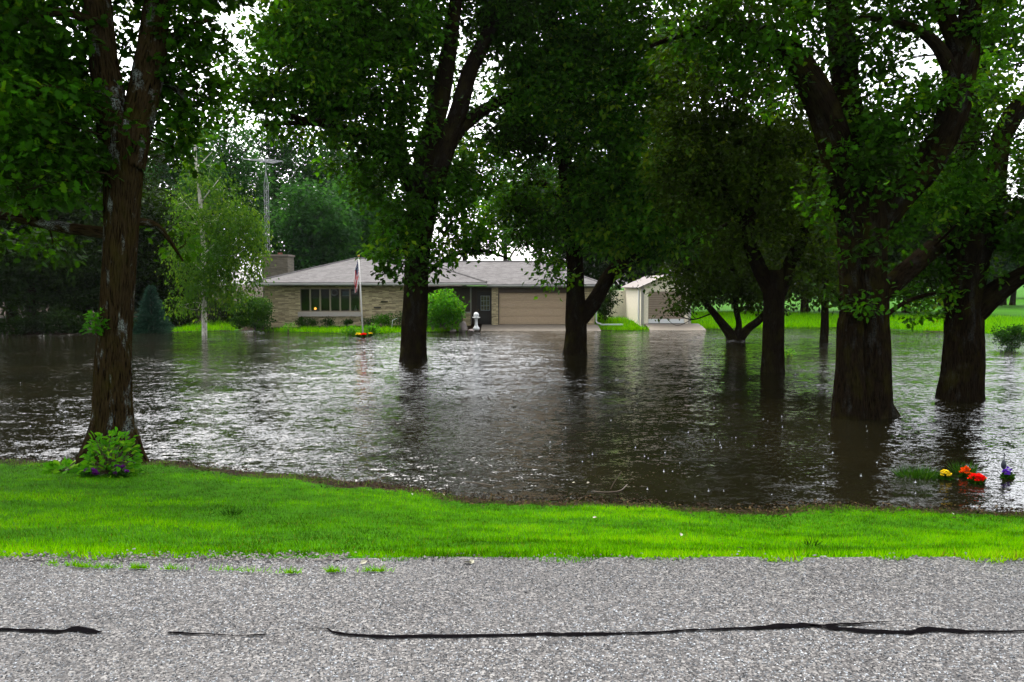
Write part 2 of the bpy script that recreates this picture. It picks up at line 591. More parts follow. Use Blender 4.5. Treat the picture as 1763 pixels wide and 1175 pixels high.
mud = g.ramp(n2, [(.3, (0.00684, 0.00399, 0.00228)), (.55, (0.01938, 0.0114, 0.0057)), (.75, (0.0513, 0.0285, 0.01482))])
col = g.mix(g.ramp(g.math('ADD', sa, g.math('MULTIPLY', g.math('SUBTRACT', n2, .5), .8)), [(.4, (0, 0, 0)), (.6, (1, 1, 1))]), grass, mud)
M_GROUND = g.done(g.bsdf(col, .9, .03, g.bump(n2, .8, .03)))
tag(link('ground', build_mesh('ground', V, [Q], M_GROUND, {'soil': soil}, True)), kind='structure')

# road
g = NG('asphalt')
p = g.pos()
v = g.n('TexVoronoi')
g.l(p, v.inputs['Vector'])
v.inputs['Scale'].default_value = 92
v2 = g.n('TexVoronoi')
g.l(p, v2.inputs['Vector'])
v2.inputs['Scale'].default_value = 190
s1, s2 = g.n('SeparateColor'), g.n('SeparateColor')
g.l(v.outputs['Color'], s1.inputs[0])
g.l(v2.outputs['Color'], s2.inputs[0])
stone = g.ramp(s1.outputs[0], [(0, (0.009, 0.0085, 0.009)), (.35, (0.0325, 0.0305, 0.03)), (.62, (0.085, 0.079, 0.075)), (.86, (0.17, 0.16, 0.15)), (1, (0.28, 0.27, 0.255))])
fine = g.ramp(s2.outputs[1], [(0, (0.009, 0.009, 0.009)), (.6, (0.045, 0.0425, 0.0415)), (1, (0.15, 0.1425, 0.135))])
c = g.mix(.42, stone, fine)
big = g.noise(p, .55, 4, .6)
c = g.mix(g.ramp(big, [(.36, (.25, .25, .25)), (.60, (0, 0, 0))]), c, (.030, .029, .030), 'MIX')
wetness = g.ramp(g.noise(p, .8, 3, .5, .6), [(.42, (.65, .65, .65)), (.62, (.36, .36, .36))])
hgt = g.math('MULTIPLY', v.outputs['Distance'], 1.0)
M_ROAD = g.done(g.bsdf(c, wetness, .12, g.bump(hgt, .5, .006)))
rv, rf = [], []
xs = np.linspace(-60, 60, 481)
edge = EDGE + .05 * (vnoise(np.stack((xs * 2.2, 0 * xs, 0 * xs), -1), 9) - .5) + .03
for i, x in enumerate(xs):
    rv += [(x, -2.6, ROADZ), (x, 3.2, ROADZ + .004), (x, edge[i], ROADZ - .008), (x, edge[i] + .02, ROADZ - .1)]
for i in range(len(xs) - 1):
    for k in range(3):
        rf.append((i * 4 + k, (i + 1) * 4 + k, (i + 1) * 4 + k + 1, i * 4 + k + 1))
road = tag(link('road', build_mesh('road', rv, [np.array(rf)], M_ROAD)), kind='structure')
# tar seams poured along the crack in the middle of the road
M_TAR = simple('tar', (.008, .007, .008), .9, .0, vary=.3, nscale=20, bump=.003, bscale=60)
SEAMS = []
def seam(pts, name='tar_seam'):
    P = spline([(*on(px, py, ROADZ)[:2], wd) for px, py, wd in pts], 14)
    q = np.stack((P[:, 0] * 22, P[:, 1] * 4, 0 * P[:, 0]), -1)
    wn = np.maximum(P[:, 2] * 1.25 * (.55 + .9 * vnoise(q, 5)), .002)
    off = .012 * (vnoise(q * .6, 8) - .5)
    t = np.clip((P[:, 1] + 2.6) / 5.8, 0, 1)
    z = ROADZ + .004 * t + .0035
    top = np.stack((P[:, 0], P[:, 1] + wn + off, z), -1)
    bot = np.stack((P[:, 0], P[:, 1] - wn + off, z), -1)
    v = np.empty((len(P) * 2, 3))
    v[0::2], v[1::2] = bot, top
    f = np.array([(2 * i, 2 * i + 2, 2 * i + 3, 2 * i + 1) for i in range(len(P) - 1)])
    SEAMS.append((P[:, 0], P[:, 1] + off, wn))
    return link(name, build_mesh(name, v, [f], M_TAR), road)
seam([(-160, 1080, .008), (0, 1086, .010), (60, 1088, .014), (100, 1090, .012), (125, 1085, .022), (150, 1088, .016), (175, 1091, .004)])
seam([(290, 1091, .004), (320, 1092, .008), (350, 1094, .004), (400, 1097, .004), (440, 1096, .006), (460, 1095, .003)])
seam([(525, 1086, .003), (560, 1084, .005), (580, 1092, .008), (650, 1098, .010), (740, 1098, .011), (860, 1096, .011), (980, 1094, .011), (1080, 1093, .009), (1180, 1088, .008), (1280, 1084, .009), (1360, 1079, .018), (1410, 1079, .010), (1470, 1076, .009), (1530, 1073, .005)])
seam([(1395, 1080, .006), (1450, 1085, .014), (1500, 1089, .020), (1560, 1091, .014), (1600, 1086, .020), (1640, 1088, .018), (1680, 1090, .008), (1763, 1089, .006), (1900, 1090, .006)])

# stone chips pressed into the asphalt
n = 150000
xs = rng.uniform(-6.2, 6.2, n)
ys = 2.55 + (EDGE - .0 - 2.55) * rng.random(n)
keep = np.abs(xs) < ys * .70 + 1.8
for sx, sy, swd in SEAMS:
    yy = np.interp(xs, sx, sy, left=-9, right=-9)
    ww = np.interp(xs, sx, swd)
    keep &= np.abs(ys - yy) > ww * (.7 + .5 * rng.random(n))
xs, ys = xs[keep], ys[keep]
n = len(xs)
P = np.stack((xs, ys, np.full(n, ROADZ) - .012 * np.clip((ys - 3.2) / 1.42, 0, 1) + .001), -1)
th = rng.random(n) * 6.283
k5 = np.arange(5) * 2 * math.pi / 5
R_ = (.0034 + .0042 * rng.random(n) ** 1.7)[:, None] * (.7 + .6 * rng.random((n, 5)))
rim = np.stack((P[:, None, 0] + R_ * np.cos(th[:, None] + k5), P[:, None, 1] + R_ * np.sin(th[:, None] + k5), np.repeat(P[:, 2:3], 5, 1)), -1)
h_ = (.0025 + .0035 * rng.random(n))[:, None]
top_ = P[:, None, :] + (rim - P[:, None, :]) * .62
top_[:, :, 2] += h_ * (.75 + .5 * rng.random((n, 5)))
V = np.concatenate((rim, top_), 1).reshape(-1, 3)
fq = np.array([(i, (i + 1) % 5, 5 + (i + 1) % 5, 5 + i) for i in range(5)])
o5 = (np.arange(n) * 10)[:, None, None]
g = NG('stone_chip')
tc = g.attr('tint').outputs['Fac']
col = g.ramp(tc, [(0, (.008, .008, .0085)), (.36, (.019, .0212, .0235)), (.60, (.050, .0548, .0595)), (.85, (.132, .143, .154)), (1, (.285, .305, .322))])
pp = g.pos()
film = g.ramp(g.noise(g.scale(pp, (1, 1.6, 1)), .55, 3, .5, .4), [(.44, (.75, .75, .75)), (.62, (.30, .30, .30))])
M_CHIP = g.done(g.bsdf(col, film, .30))
tchip = np.clip(rng.random(n) + .42 * (fbm(np.stack((xs * .45, ys * .9, 0 * xs), -1), 51) - .5), 0, 1)
tag(link('stone_chips', build_mesh('stone_chips', V, [(fq[None] + o5).reshape(-1, 4), (np.array([[5, 6, 7, 8, 9]])[None] + o5).reshape(-1, 5)], M_CHIP, {'tint': np.repeat(tchip, 10)}), road), kind='stuff')

# flood water
g = NG('flood_water')
p = g.pos()
def slopes(scale, detail, amp, sx=1.0, sy=1.0):
    nd = g.n('TexNoise')
    g.l(g.scale(p, (sx, sy, 1)), nd.inputs['Vector'])
    nd.inputs['Scale'].default_value = scale
    nd.inputs['Detail'].default_value = detail
    vm = g.n('VectorMath', operation='MULTIPLY_ADD')
    g.l(nd.outputs['Color'], vm.inputs[0])
    vm.inputs[1].default_value = (amp, amp, 0)
    vm.inputs[2].default_value = (-amp / 2, -amp / 2, 0)
    return vm.outputs[0]
def vadd(a, b):
    vm = g.n('VectorMath', operation='ADD')
    g.l(a, vm.inputs[0])
    if isinstance(b, tuple): vm.inputs[1].default_value = b
    else: g.l(b, vm.inputs[1])
    return vm.outputs[0]
# wind ripples are stronger in some patches of the pond than in others
gust = g.math('MULTIPLY_ADD', g.ramp(g.noise(g.scale(p, (.6, 1.3, 1)), .16, 3, .55), [(.38, (0, 0, 0)), (.62, (1, 1, 1))]), .65, .85)
spx = g.n('SeparateXYZ')
g.l(p, spx.inputs[0])
# calmer water in the lee of the big trees on the right
gust = g.math('MULTIPLY', gust, g.ramp(g.math('MULTIPLY_ADD', spx.outputs[0], .025, .5), [(.28, (.5, .5, .5)), (.36, (1, 1, 1)), (.50, (1, 1, 1)), (.55, (.28, .28, .28)), (.68, (.28, .28, .28)), (.74, (1, 1, 1))]))
sl_ = vadd(vadd(slopes(1.5, 2, .55, .7, 1.3), slopes(9, 2, 1.05, .75, 1.15)), slopes(34, 2, 1.1))
sc_ = g.n('VectorMath', operation='SCALE')
g.l(sl_, sc_.inputs[0])
g.l(gust, sc_.inputs['Scale'])
nv_ = g.n('VectorMath', operation='NORMALIZE')
g.l(vadd(sc_.outputs[0], (0, 0, 1)), nv_.inputs[0])
mudc = g.ramp(g.noise(p, .25, 3), [(.35, (.0040, .0037, .0016)), (.7, (.0080, .0068, .0028))])
M_WATER = g.done(g.bsdf(mudc, .05, .5, nv_.outputs[0], IOR=1.33))
wv = [(-420, 9.0, 0), (420, 9.0, 0), (420, 90, 0), (-420, 90, 0)]
wv = [(-420, 8.6, 0), (420, 8.6, 0), (420, 62, 0), (-420, 62, 0)]
tag(link('flood_water', build_mesh('flood_water', wv, [np.array([(0, 1, 2, 3)])], M_WATER)), kind='structure')

# ------------------------------------------------------------------ trees
def inside(n, shell=.55):
    d = rng.normal(size=(n, 3))
    d /= np.linalg.norm(d, axis=1)[:, None]
    r = rng.random(n) ** (1 / 3.0)
    r = np.where(rng.random(n) < shell, .72 + .28 * r, r)
    return d * r[:, None]

def crown_leaves(blobs, leaf, lad, template, per=26, spread=.34, droop=.35, tilt=.55, tint0=0.0, cl_flat=.6):
    """blobs: rows (x, y, z, rx, ry, rz, density). Returns mesh data and the twig ends."""
    ps, ds, ns, ti, ends = [], [], [], [], []
    for b in blobs:
        c, r, dens = np.array(b[:3]), np.array(b[3:6]), b[6]
        vol = 4.19 * r.prod()
        area = leaf * leaf * .13
        ncl = max(3, int(vol * lad * dens / area / per))
        q = inside(ncl) * r
        # uneven outline: push clusters in and out by noise
        q *= (.72 + .56 * vnoise((q + c) * (1.1 / max(.6, r.mean() * .6)), 31))[:, None]
        cc = c + q
        ends.append(cc)
        m = rng.integers(int(per * .5), int(per * 1.5) + 1, ncl)
        idx = np.repeat(np.arange(ncl), m)
        k = len(idx)
        sp = spread * (.6 + .8 * rng.random(ncl))[idx]
        off = rng.normal(size=(k, 3)) * sp[:, None] * np.array((1, 1, cl_flat)) * .6
        ps.append(cc[idx] + off)
        out = off / (np.linalg.norm(off, axis=1)[:, None] + 1e-6)
        d = out + rng.normal(size=(k, 3)) * .6
        d[:, 2] -= droop
        ds.append(d)
        nn = rng.normal(size=(k, 3)) * tilt
        nn[:, 2] += 1
        ns.append(nn)
        base = rng.normal(.42 + rng.normal(.02, .13), .17, ncl)
        ti.append(np.clip(base[idx] + rng.normal(0, .13, k) + tint0, 0, 1))
    P, D, N, T = (np.concatenate(a) for a in (ps, ds, ns, ti))
    size = leaf * (.65 + .7 * rng.random(len(P)))
    V, Fc, k = leaves(P, D, N, size, template)
    return V, Fc, np.repeat(T, k), ends

def tree(name, base, limbs, blobs, label, cat, leaf=.14, lad=1.0, template=KITE, mat=M_OAK, bark=M_BARK, rough=.035,
         sides=20, group=None, twigs=6, per=26, spread=.34, droop=.35, tint0=0.0, extra=None, cl_flat=.6):
    """limbs: polylines of (x, y, z, radius) in metres; the first is the trunk"""
    root = thing(name, tuple(base), label, cat, group)
    mb = MB()
    samples = []
    for li, L in enumerate(limbs):
        P = spline(L, 7 if li == 0 else 6)
        rad = np.maximum(P[:, 3], .008)
        # a few fine rings so that the bark relief has something to work on
        n = max(2, int(np.linalg.norm(np.diff(P[:, :3], axis=0), axis=1).sum() / max(.05, rad.max() * .35)))
        n = min(n, 160)
        u = np.linspace(0, len(P) - 1, n)
        PP = np.stack([np.interp(u, np.arange(len(P)), P[:, k]) for k in range(4)], -1)
        sd_ = sides if rad.max() > .09 else 8
        mb.tube(PP[:, :3], np.maximum(PP[:, 3], .006), sd_ if li else int(sides * 1.6), rough if rad.max() > .09 else 0, seed=li + 1)
        samples.append(PP)
    S = np.concatenate(samples)
    V, Fc, T, ends = crown_leaves(blobs, leaf, lad, template, per, spread, droop, tint0=tint0, cl_flat=cl_flat)
    for b, cc in zip(blobs, ends):
        c = np.array(b[:3])
        d = np.linalg.norm(S[:, :3] - c, axis=1) + 2.0 * np.maximum(0, S[:, 2] - c[2])
        k = int(np.argmin(d))
        p0, r0 = S[k, :3], min(S[k, 3] * .6, .012 + .012 * np.linalg.norm(S[k, :3] - c))
        mid = (p0 + c) / 2 + rng.normal(size=3) * .10 * np.linalg.norm(c - p0) + np.array((0, 0, .08 * np.linalg.norm(c - p0)))
        br = spline([(*p0, r0), (*mid, r0 * .75), (*c, r0 * .45)], 6)
        mb.tube(br[:, :3], br[:, 3], 6, 0, cap=False)
        for j in rng.permutation(len(cc))[:twigs]:
            q0 = br[rng.integers(3, len(br))]
            e = cc[j]
            md = (q0[:3] + e) / 2 + rng.normal(size=3) * .12 * np.linalg.norm(e - q0[:3])
            tw = spline([(*q0[:3], q0[3] * .6), (*md, q0[3] * .4), (*e, .006)], 4)
            mb.tube(tw[:, :3], np.maximum(tw[:, 3], .005), 4, 0, cap=False)
    if extra: extra(mb)
    mb.build('trunk', bark, root, smooth=True)
    link('crown', build_mesh('crown', V - np.array(base), Fc, mat, {'tint': T}), root)
    return root

def px_limb(rows):
    """(px, py, depth, radius in px) -> metres"""
    out = []
    for r in rows:
        out.append((*at(r[0], r[1], r[2]), r[3] * r[2] / F))
    return out

def px_blob(rows, Y0=None):
    out = []
    for r in rows:
        k = r[2] / F
        out.append((*at(r[0], r[1], r[2]), r[3] * k, r[5], r[4] * k, r[6] if len(r) > 6 else 1.0))
    return out

# --- the big oak on the bank, left
Y = 12.2
T1 = [[(195, 830, Y, 60), (193, 800, Y, 50), (193, 760, Y, 42), (195, 690, Y, 35), (197, 600, Y, 32), (203, 500, Y, 31), (209, 400, Y, 31), (212, 310, Y, 33), (212, 245, Y, 36), (212, 210, Y, 30)],
      [(204, 290, Y, 28), (192, 200, Y, 27), (180, 110, 12.1, 25), (168, 0, 12.0, 24), (150, -150, 11.9, 19), (120, -300, 11.8, 13), (80, -420, 11.8, 7)],
      [(222, 290, Y, 28), (240, 195, 12.3, 26), (258, 110, 12.4, 25), (275, 0, 12.5, 23), (300, -140, 12.8, 18), (340, -290, 13, 12), (390, -400, 13.3, 6)],
      [(190, 402, 12.3, 12), (110, 392, 12.6, 11), (40, 378, 13, 9), (-60, 360, 13.5, 7), (-150, 330, 14, 4)],
      [(225, 380, 12.3, 9), (268, 388, 12.6, 6), (292, 415, 12.8, 4), (315, 450, 13, 2)],
      [(198, 640, 12.25, 18), (178, 730, 12.1, 20), (158, 780, 12.0, 20), (140, 822, 11.9, 18)],
      [(200, 660, 12.25, 18), (226, 770, 12.1, 18), (252, 815, 12.0, 14)],
      [(180, 50, 12, 10), (110, 20, 11.6, 8), (30, 40, 11.2, 5)],
      [(255, 130, 12.4, 9), (300, 150, 12.7, 7), (340, 200, 13, 4)],
      [(262, 90, 12.4, 8), (320, 50, 12.8, 6), (372, 30, 13, 3)]]
T1 = [[(a, b, c, d * .9) for a, b, c, d in L] for L in T1]
B1 = [(45, 50, 11.4, 88, 80, 1.3), (25, 180, 11.2, 88, 80, 1.1), (110, 210, 11.4, 60, 80, .9), (95, 300, 11.6, 70, 50, .9, .8), (20, 300, 12.3, 70, 55, 1.0), (-40, 390, 13.2, 90, 45, 1.2, .7),
      (110, 110, 12.9, 50, 60, .8, 1), (325, 30, 12.8, 48, 55, 1.0), (345, 110, 13, 45, 50, .9), (315, 190, 13, 48, 55, .9), (300, 255, 13, 36, 34, .6, .8), (350, 175, 13.4, 34, 40, .6, .9), (330, 225, 13.4, 34, 30, .6, .8), (275, 200, 13.2, 30, 40, .5, .8), (275, 110, 12.9, 40, 80, .6, .7), (90, 420, 13, 60, 30, .6, .4), (215, 80, 13.2, 50, 80, .6, .6),
      (170, -140, 12.6, 240, 110, 2.6), (-90, 60, 12.8, 130, 160, 2.2), (345, -90, 13, 90, 70, 1.5), (60, -260, 12.2, 260, 110, 2.8, .7), (330, -240, 13, 150, 90, 2.2, .7), (320, 420, 13.2, 30, 40, .5, .35)]
tree('oak_tree', on(195, 812, .12), [px_limb(l) for l in T1], px_blob(B1), 'forked oak with grey lichen on its trunk, standing on the grass bank above the flowers', 'tree',
     leaf=.125, lad=1.5, template=OAK, bark=M_BARK1, rough=.03, sides=44, group='oaks around the flooded yard', spread=.27)

# --- oak in the water in front of the house
Y = 28.5
T2 = [[(712, 650, Y, 34), (712, 622, Y, 25), (713, 580, Y, 22), (716, 500, Y, 21), (721, 420, Y, 22), (725, 365, Y, 25), (728, 320, Y, 27), (732, 290, Y, 20)],
      [(720, 350, Y, 19), (735, 255, 28.3, 17), (757, 180, 28.2, 16), (772, 90, 28, 13), (785, 0, 28, 11), (790, -120, 28, 8), (780, -240, 28, 4)],
      [(735, 340, Y, 19), (763, 265, 28.6, 17), (790, 190, 28.8, 15), (810, 120, 29, 13), (850, 40, 29.2, 11), (890, -40, 29.5, 8), (930, -130, 30, 4)],
      [(765, 270, 28.6, 11), (800, 215, 29, 11), (850, 180, 29.5, 9), (905, 155, 30, 6), (950, 140, 30.5, 3)],
      [(716, 345, 28.4, 14), (690, 292, 28, 12), (640, 246, 27, 8), (580, 216, 26, 6), (520, 205, 25.5, 5), (440, 180, 25, 3.5), (385, 155, 24.6, 2)],
      [(580, 217, 26, 5), (520, 212, 25.6, 4), (450, 216, 25.2, 2.5)],
      [(735, 470, 28.6, 5), (768, 446, 28.8, 4), (805, 432, 29, 3.4), (842, 434, 29.2, 2.4), (880, 448, 29.5, 1.2)],
      [(705, 330, 28.4, 10), (690, 240, 28, 9), (690, 150, 27.6, 7), (650, 60, 27.3, 5), (610, -40, 27, 4)],
      [(745, 200, 28.2, 6), (738, 110, 28, 5), (730, 70, 28, 3)],
      [(720, 440, 28.3, 7), (690, 430, 27.8, 5), (660, 440, 27.4, 3)]]
B2 = [(650, 130, 26.6, 80, 60, 1.6), (560, 60, 26.6, 90, 55, 1.8), (480, 120, 25.2, 55, 38, 1.0, .8), (490, 45, 25.8, 55, 42, 1.2), (690, 40, 26.8, 70, 50, 1.6), (625, 215, 27, 60, 40, 1.2, .9), (585, 165, 26, 60, 40, 1.2),
      (590, 290, 27.5, 40, 22, .8, .55), (650, 310, 27.4, 45, 40, 1.2, .9), (690, 370, 27.2, 42, 38, 1.0), (676, 425, 26.9, 38, 28, .9), (668, 460, 26.8, 30, 20, .7, .9), (700, 475, 26.8, 22, 18, .5, .7),
      (765, 345, 28.6, 38, 45, 1.1), (800, 395, 28.8, 35, 28, .9, .8), (755, 425, 28.2, 30, 26, .8), (748, 468, 28, 18, 16, .5, .8), (840, 418, 29.2, 46, 20, .9, .8), (790, 425, 29, 30, 16, .8, .8), (540, 225, 25.8, 60, 22, .9, .7), (470, 205, 25.2, 50, 22, .8, .6), (640, 270, 27, 40, 30, .9, .8), (770, 290, 29.4, 40, 40, 1, .8), (830, 250, 30, 40, 34, 1, .8), (860, 235, 29.2, 45, 26, .9, .5), (885, 180, 29.6, 40, 34, 1.0), (890, 60, 29.4, 50, 60, 1.2), (830, 20, 28.8, 45, 35, 1.0, .8),
      (700, 200, 27.4, 40, 50, 1.0, .8), (740, 60, 28, 40, 40, .9, .7), (690, 270, 27.2, 35, 35, .8), (420, 155, 24.8, 50, 30, .9, .8), (400, 125, 25, 30, 26, .7, .6), (460, 165, 25, 40, 26, .9, .8), (520, 160, 25.6, 40, 36, 1, 1), (550, 130, 26, 50, 40, 1), (640, 40, 27, 60, 50, 1.3), (820, 300, 29, 40, 40, 1, .7), (775, 40, 29.5, 40, 40, 1, .55), (805, 190, 30, 36, 34, 1, .6), (740, 150, 29.4, 30, 40, .9, .5), (770, 130, 30, 30, 40, .8, .4), (835, 110, 30, 30, 40, 1, .6),
      (560, -70, 26.6, 130, 60, 2.4), (720, -80, 27.5, 130, 60, 2.4), (870, -60, 29, 90, 50, 2)]
tree('oak_tree', on(712, 624, 0), [px_limb(l) for l in T2], px_blob(B2), 'dark oak standing in the flood in front of the house, left of the garage', 'tree',
     leaf=.215, lad=2.1, mat=M_OAK, rough=.03, sides=24, group='oaks around the flooded yard', spread=.42)

# --- oak before the garage corner
Y = 31.5
T3 = [[(990, 630, Y, 26), (990, 606, Y, 21), (992, 575, Y, 18), (992, 540, Y, 18), (991, 505, Y, 16), (990, 450, Y, 14), (985, 390, Y, 13), (976, 320, 31.3, 12), (970, 240, 31.2, 10), (965, 150, 31, 8), (955, 40, 31, 6), (950, -60, 31, 4)],
      [(996, 556, Y, 13), (1026, 515, 31.4, 13), (1052, 472, 31.2, 12), (1090, 444, 31, 10), (1140, 430, 30.5, 8), (1210, 412, 30, 5), (1260, 380, 29.5, 3)],
      [(984, 400, Y, 8), (962, 350, 31.6, 7), (938, 318, 31.8, 6), (905, 320, 32, 4), (880, 345, 32, 2)],
      [(975, 320, 31.3, 8), (1010, 250, 31, 7), (1050, 170, 30.6, 6), (1085, 80, 30.2, 4)],
      [(968, 210, 31.2, 7), (930, 130, 31, 5), (900, 70, 31, 3)]]
B3 = [(935, 215, 31, 60, 55, 1.3, .8), (940, 120, 31, 60, 55, 1.4, .9), (1010, 130, 30.5, 70, 65, 1.6), (1080, 60, 30, 80, 55, 1.6), (1000, 30, 30.5, 70, 45, 1.5), (1085, 180, 30, 70, 65, 1.6), (1030, 240, 30.4, 65, 55, 1.4), (1110, 290, 29.8, 65, 60, 1.6), (1045, 330, 30.4, 55, 50, 1.3),
      (895, 320, 31.8, 45, 40, 1.1, .8), (910, 380, 31.4, 45, 32, 1.0, .8), (960, 400, 30.6, 40, 32, 1.0), (1040, 405, 30.4, 50, 34, 1.1), (1100, 380, 29.8, 55, 45, 1.4), (945, 455, 30.8, 30, 20, .7, .8), (940, 490, 30.6, 17, 17, .5, .7), (972, 478, 30.4, 18, 14, .5, .7), (1085, 475, 30, 28, 16, .6, .55), (1120, 440, 30, 30, 20, .8, .8), (1160, 400, 29.6, 45, 40, 1.2),
      (990, 330, 31, 35, 40, 1, .8), (900, 150, 31.4, 50, 50, 1.2, .9), (890, 240, 31.6, 44, 44, 1.1, .9), (960, 170, 30.4, 50, 60, 1.3, 1), (860, 360, 31.6, 34, 30, .9, .8), (880, 30, 31, 50, 50, 1.3, .9), (1150, 120, 29.5, 60, 60, 1.5), (1000, -60, 30.5, 140, 50, 2.4)]
tree('oak_tree', on(990, 606, 0), [px_limb(l) for l in T3], px_blob(B3), 'oak with a forked low trunk standing in the water before the garage corner', 'tree',
     leaf=.22, lad=2.1, mat=M_OAK, rough=.03, sides=22, group='oaks around the flooded yard', spread=.44)

# --- low many-stemmed tree beside the shed
T4 = [[(1262, 596, 40, 12), (1258, 578, 40, 9), (1242, 556, 40, 7), (1226, 535, 39.8, 6), (1200, 500, 39.5, 5), (1180, 440, 39.3, 3)],
      [(1262, 590, 40, 8), (1272, 562, 40, 5), (1267, 530, 40, 5), (1262, 470, 40, 4), (1255, 380, 40, 3)],
      [(1268, 590, 40, 9), (1288, 566, 40, 7), (1310, 548, 40, 6), (1345, 500, 40.2, 5), (1370, 430, 40.4, 3)],
      [(1310, 549, 40, 3), (1318, 530, 40, 3), (1310, 490, 40, 2)]]
B4 = [(1205, 475, 39, 50, 45, 1.5), (1160, 478, 38.6, 26, 28, 1.0), (1160, 540, 38.3, 20, 12, .6, .8), (1185, 520, 38.6, 30, 22, .9), (1260, 460, 39.4, 60, 50, 1.8), (1330, 470, 40, 55, 45, 1.7), (1180, 400, 39, 60, 50, 1.7), (1260, 370, 39.6, 70, 55, 2), (1340, 390, 40, 60, 50, 1.8), (1220, 520, 39, 30, 20, .9, .8), (1290, 515, 39.4, 36, 20, 1), (1355, 525, 39.6, 28, 16, .8, .8), (1385, 480, 40.2, 36, 34, 1.2), (1200, 300, 39.5, 70, 60, 2), (1300, 290, 40, 70, 60, 2)]
tree('crabapple_tree', on(1262, 584, 0), [px_limb(l) for l in T4], px_blob(B4), 'low spreading tree with several leaning stems, its leaves hanging in front of the shed', 'tree',
     leaf=.22, lad=1.0, mat=M_MAPLE, rough=.02, sides=12, spread=.46)

# --- V-forked tree right of it, nearer
Y = 25
T5 = [[(1330, 665, Y, 26), (1330, 642, Y, 20), (1331, 590, Y, 18), (1333, 530, Y, 18), (1333, 495, Y, 19), (1333, 465, Y, 16)],
      [(1328, 505, Y, 13), (1302, 450, 24.9, 12), (1288, 400, 24.8, 11), (1300, 330, 24.7, 9), (1320, 250, 24.6, 7), (1330, 150, 24.5, 5)],
      [(1340, 505, Y, 13), (1362, 450, 25.1, 11), (1385, 400, 25.2, 10), (1400, 320, 25.3, 8), (1405, 220, 25.4, 5)],
      [(1290, 400, 24.8, 7), (1250, 330, 24.6, 6), (1236, 250, 24.5, 4), (1248, 190, 24.4, 3)]]
B5 = [(1240, 250, 24.2, 75, 60, 1.6), (1320, 200, 24.2, 75, 60, 1.6), (1200, 180, 24, 75, 60, 1.6), (1280, 320, 24.2, 70, 50, 1.5), (1370, 300, 24.6, 65, 60, 1.5), (1190, 340, 24.2, 60, 50, 1.4), (1400, 400, 24.8, 45, 45, 1.1), (1260, 410, 24.2, 50, 35, 1.1, .8), (1330, 400, 24.4, 50, 35, 1.1, .8), (1380, 450, 24.6, 36, 26, .8, .8), (1300, 120, 24.2, 80, 40, 1.5, .8), (1160, 260, 24.2, 50, 60, 1.2), (1400, 200, 24.8, 40, 60, 1.2, .8), (1190, 80, 24.2, 70, 55, 1.6), (1330, -20, 24.4, 110, 50, 2)]
tree('shade_tree', on(1330, 645, 0), [px_limb(l) for l in T5], px_blob(B5), 'slender V-forked tree in the dark water, left of the broken-stubbed oak', 'tree',
     leaf=.17, lad=1.0, mat=M_MAPLE, rough=.02, sides=18, spread=.38)

# --- thin tree further back
T6 = [[(1418, 600, 38, 9), (1418, 590, 38, 7.5), (1420, 550, 38, 6.5), (1421, 490, 38, 5.5), (1426, 400, 38, 4), (1430, 300, 38, 3)]]
B6 = [(1420, 500, 37.6, 36, 22, 1.1, .8), (1400, 455, 37.6, 40, 32, 1.2), (1445, 440, 37.8, 40, 36, 1.2), (1425, 370, 37.8, 50, 46, 1.5), (1430, 290, 38, 46, 46, 1.4)]
tree('young_tree', on(1418, 590, 0), [px_limb(l) for l in T6], px_blob(B6), 'thin straight young tree at the flood edge, left of the broken-stubbed oak', 'tree',
     leaf=.22, lad=1.0, mat=M_MAPLE, rough=.02, sides=12, spread=.46)

# --- massive oak with a broken stub
Y = 16.7
T7 = [[(1490, 745, Y, 58), (1490, 716, Y, 48), (1492, 660, Y, 41), (1492, 600, Y, 38), (1490, 540, Y, 38), (1488, 480, Y, 38), (1487, 420, Y, 40), (1487, 370, Y, 40), (1485, 330, Y, 30)],
      [(1478, 400, Y, 32), (1456, 305, 16.5, 30), (1430, 220, 16.4, 27), (1400, 150, 16.2, 24), (1360, 92, 16, 20), (1300, 57, 15.8, 15), (1240, 50, 15.5, 10), (1180, 58, 15.3, 6), (1120, 80, 15.2, 3)],
      [(1482, 370, 16.8, 28), (1472, 270, 17, 26), (1457, 150, 17.2, 23), (1445, 60, 17.3, 20), (1435, -60, 17.5, 15), (1420, -200, 17.8, 8)],
      [(1500, 395, Y, 30), (1545, 340, 16.6, 27), (1598, 285, 16.5, 24), (1634, 205, 16.4, 23), (1654, 125, 16.4, 22), (1666, 60, 16.4, 19), (1685, -40, 16.4, 15), (1720, -160, 16.4, 8)],
      [(1645, 150, 16.4, 14), (1622, 95, 16.3, 12), (1585, 56, 16.2, 8), (1530, 36, 16, 5), (1480, 30, 15.8, 3)],
      [(1658, 100, 16.4, 14), (1632, 40, 16.5, 12), (1602, -15, 16.6, 9), (1570, -80, 16.8, 5)],
      [(1512, 512, 16.8, 15), (1560, 468, 17.6, 17), (1605, 430, 18.6, 15), (1660, 398, 20.2, 14), (1740, 372, 21.4, 11), (1810, 350, 22.5, 7)],
      [(1522, 545, 16.9, 5), (1560, 520, 17.5, 3.6), (1600, 507, 18.3, 3), (1650, 500, 19.8, 2)],
      [(1466, 745, 16.45, 40), (1464, 716, 16.45, 32), (1464, 650, 16.45, 25), (1463, 590, 16.5, 23), (1464, 556, 16.5, 22), (1466, 547, 16.52, 18)],
      [(1515, 690, 16.6, 18), (1535, 722, 16.5, 18), (1556, 742, 16.4, 14)]]
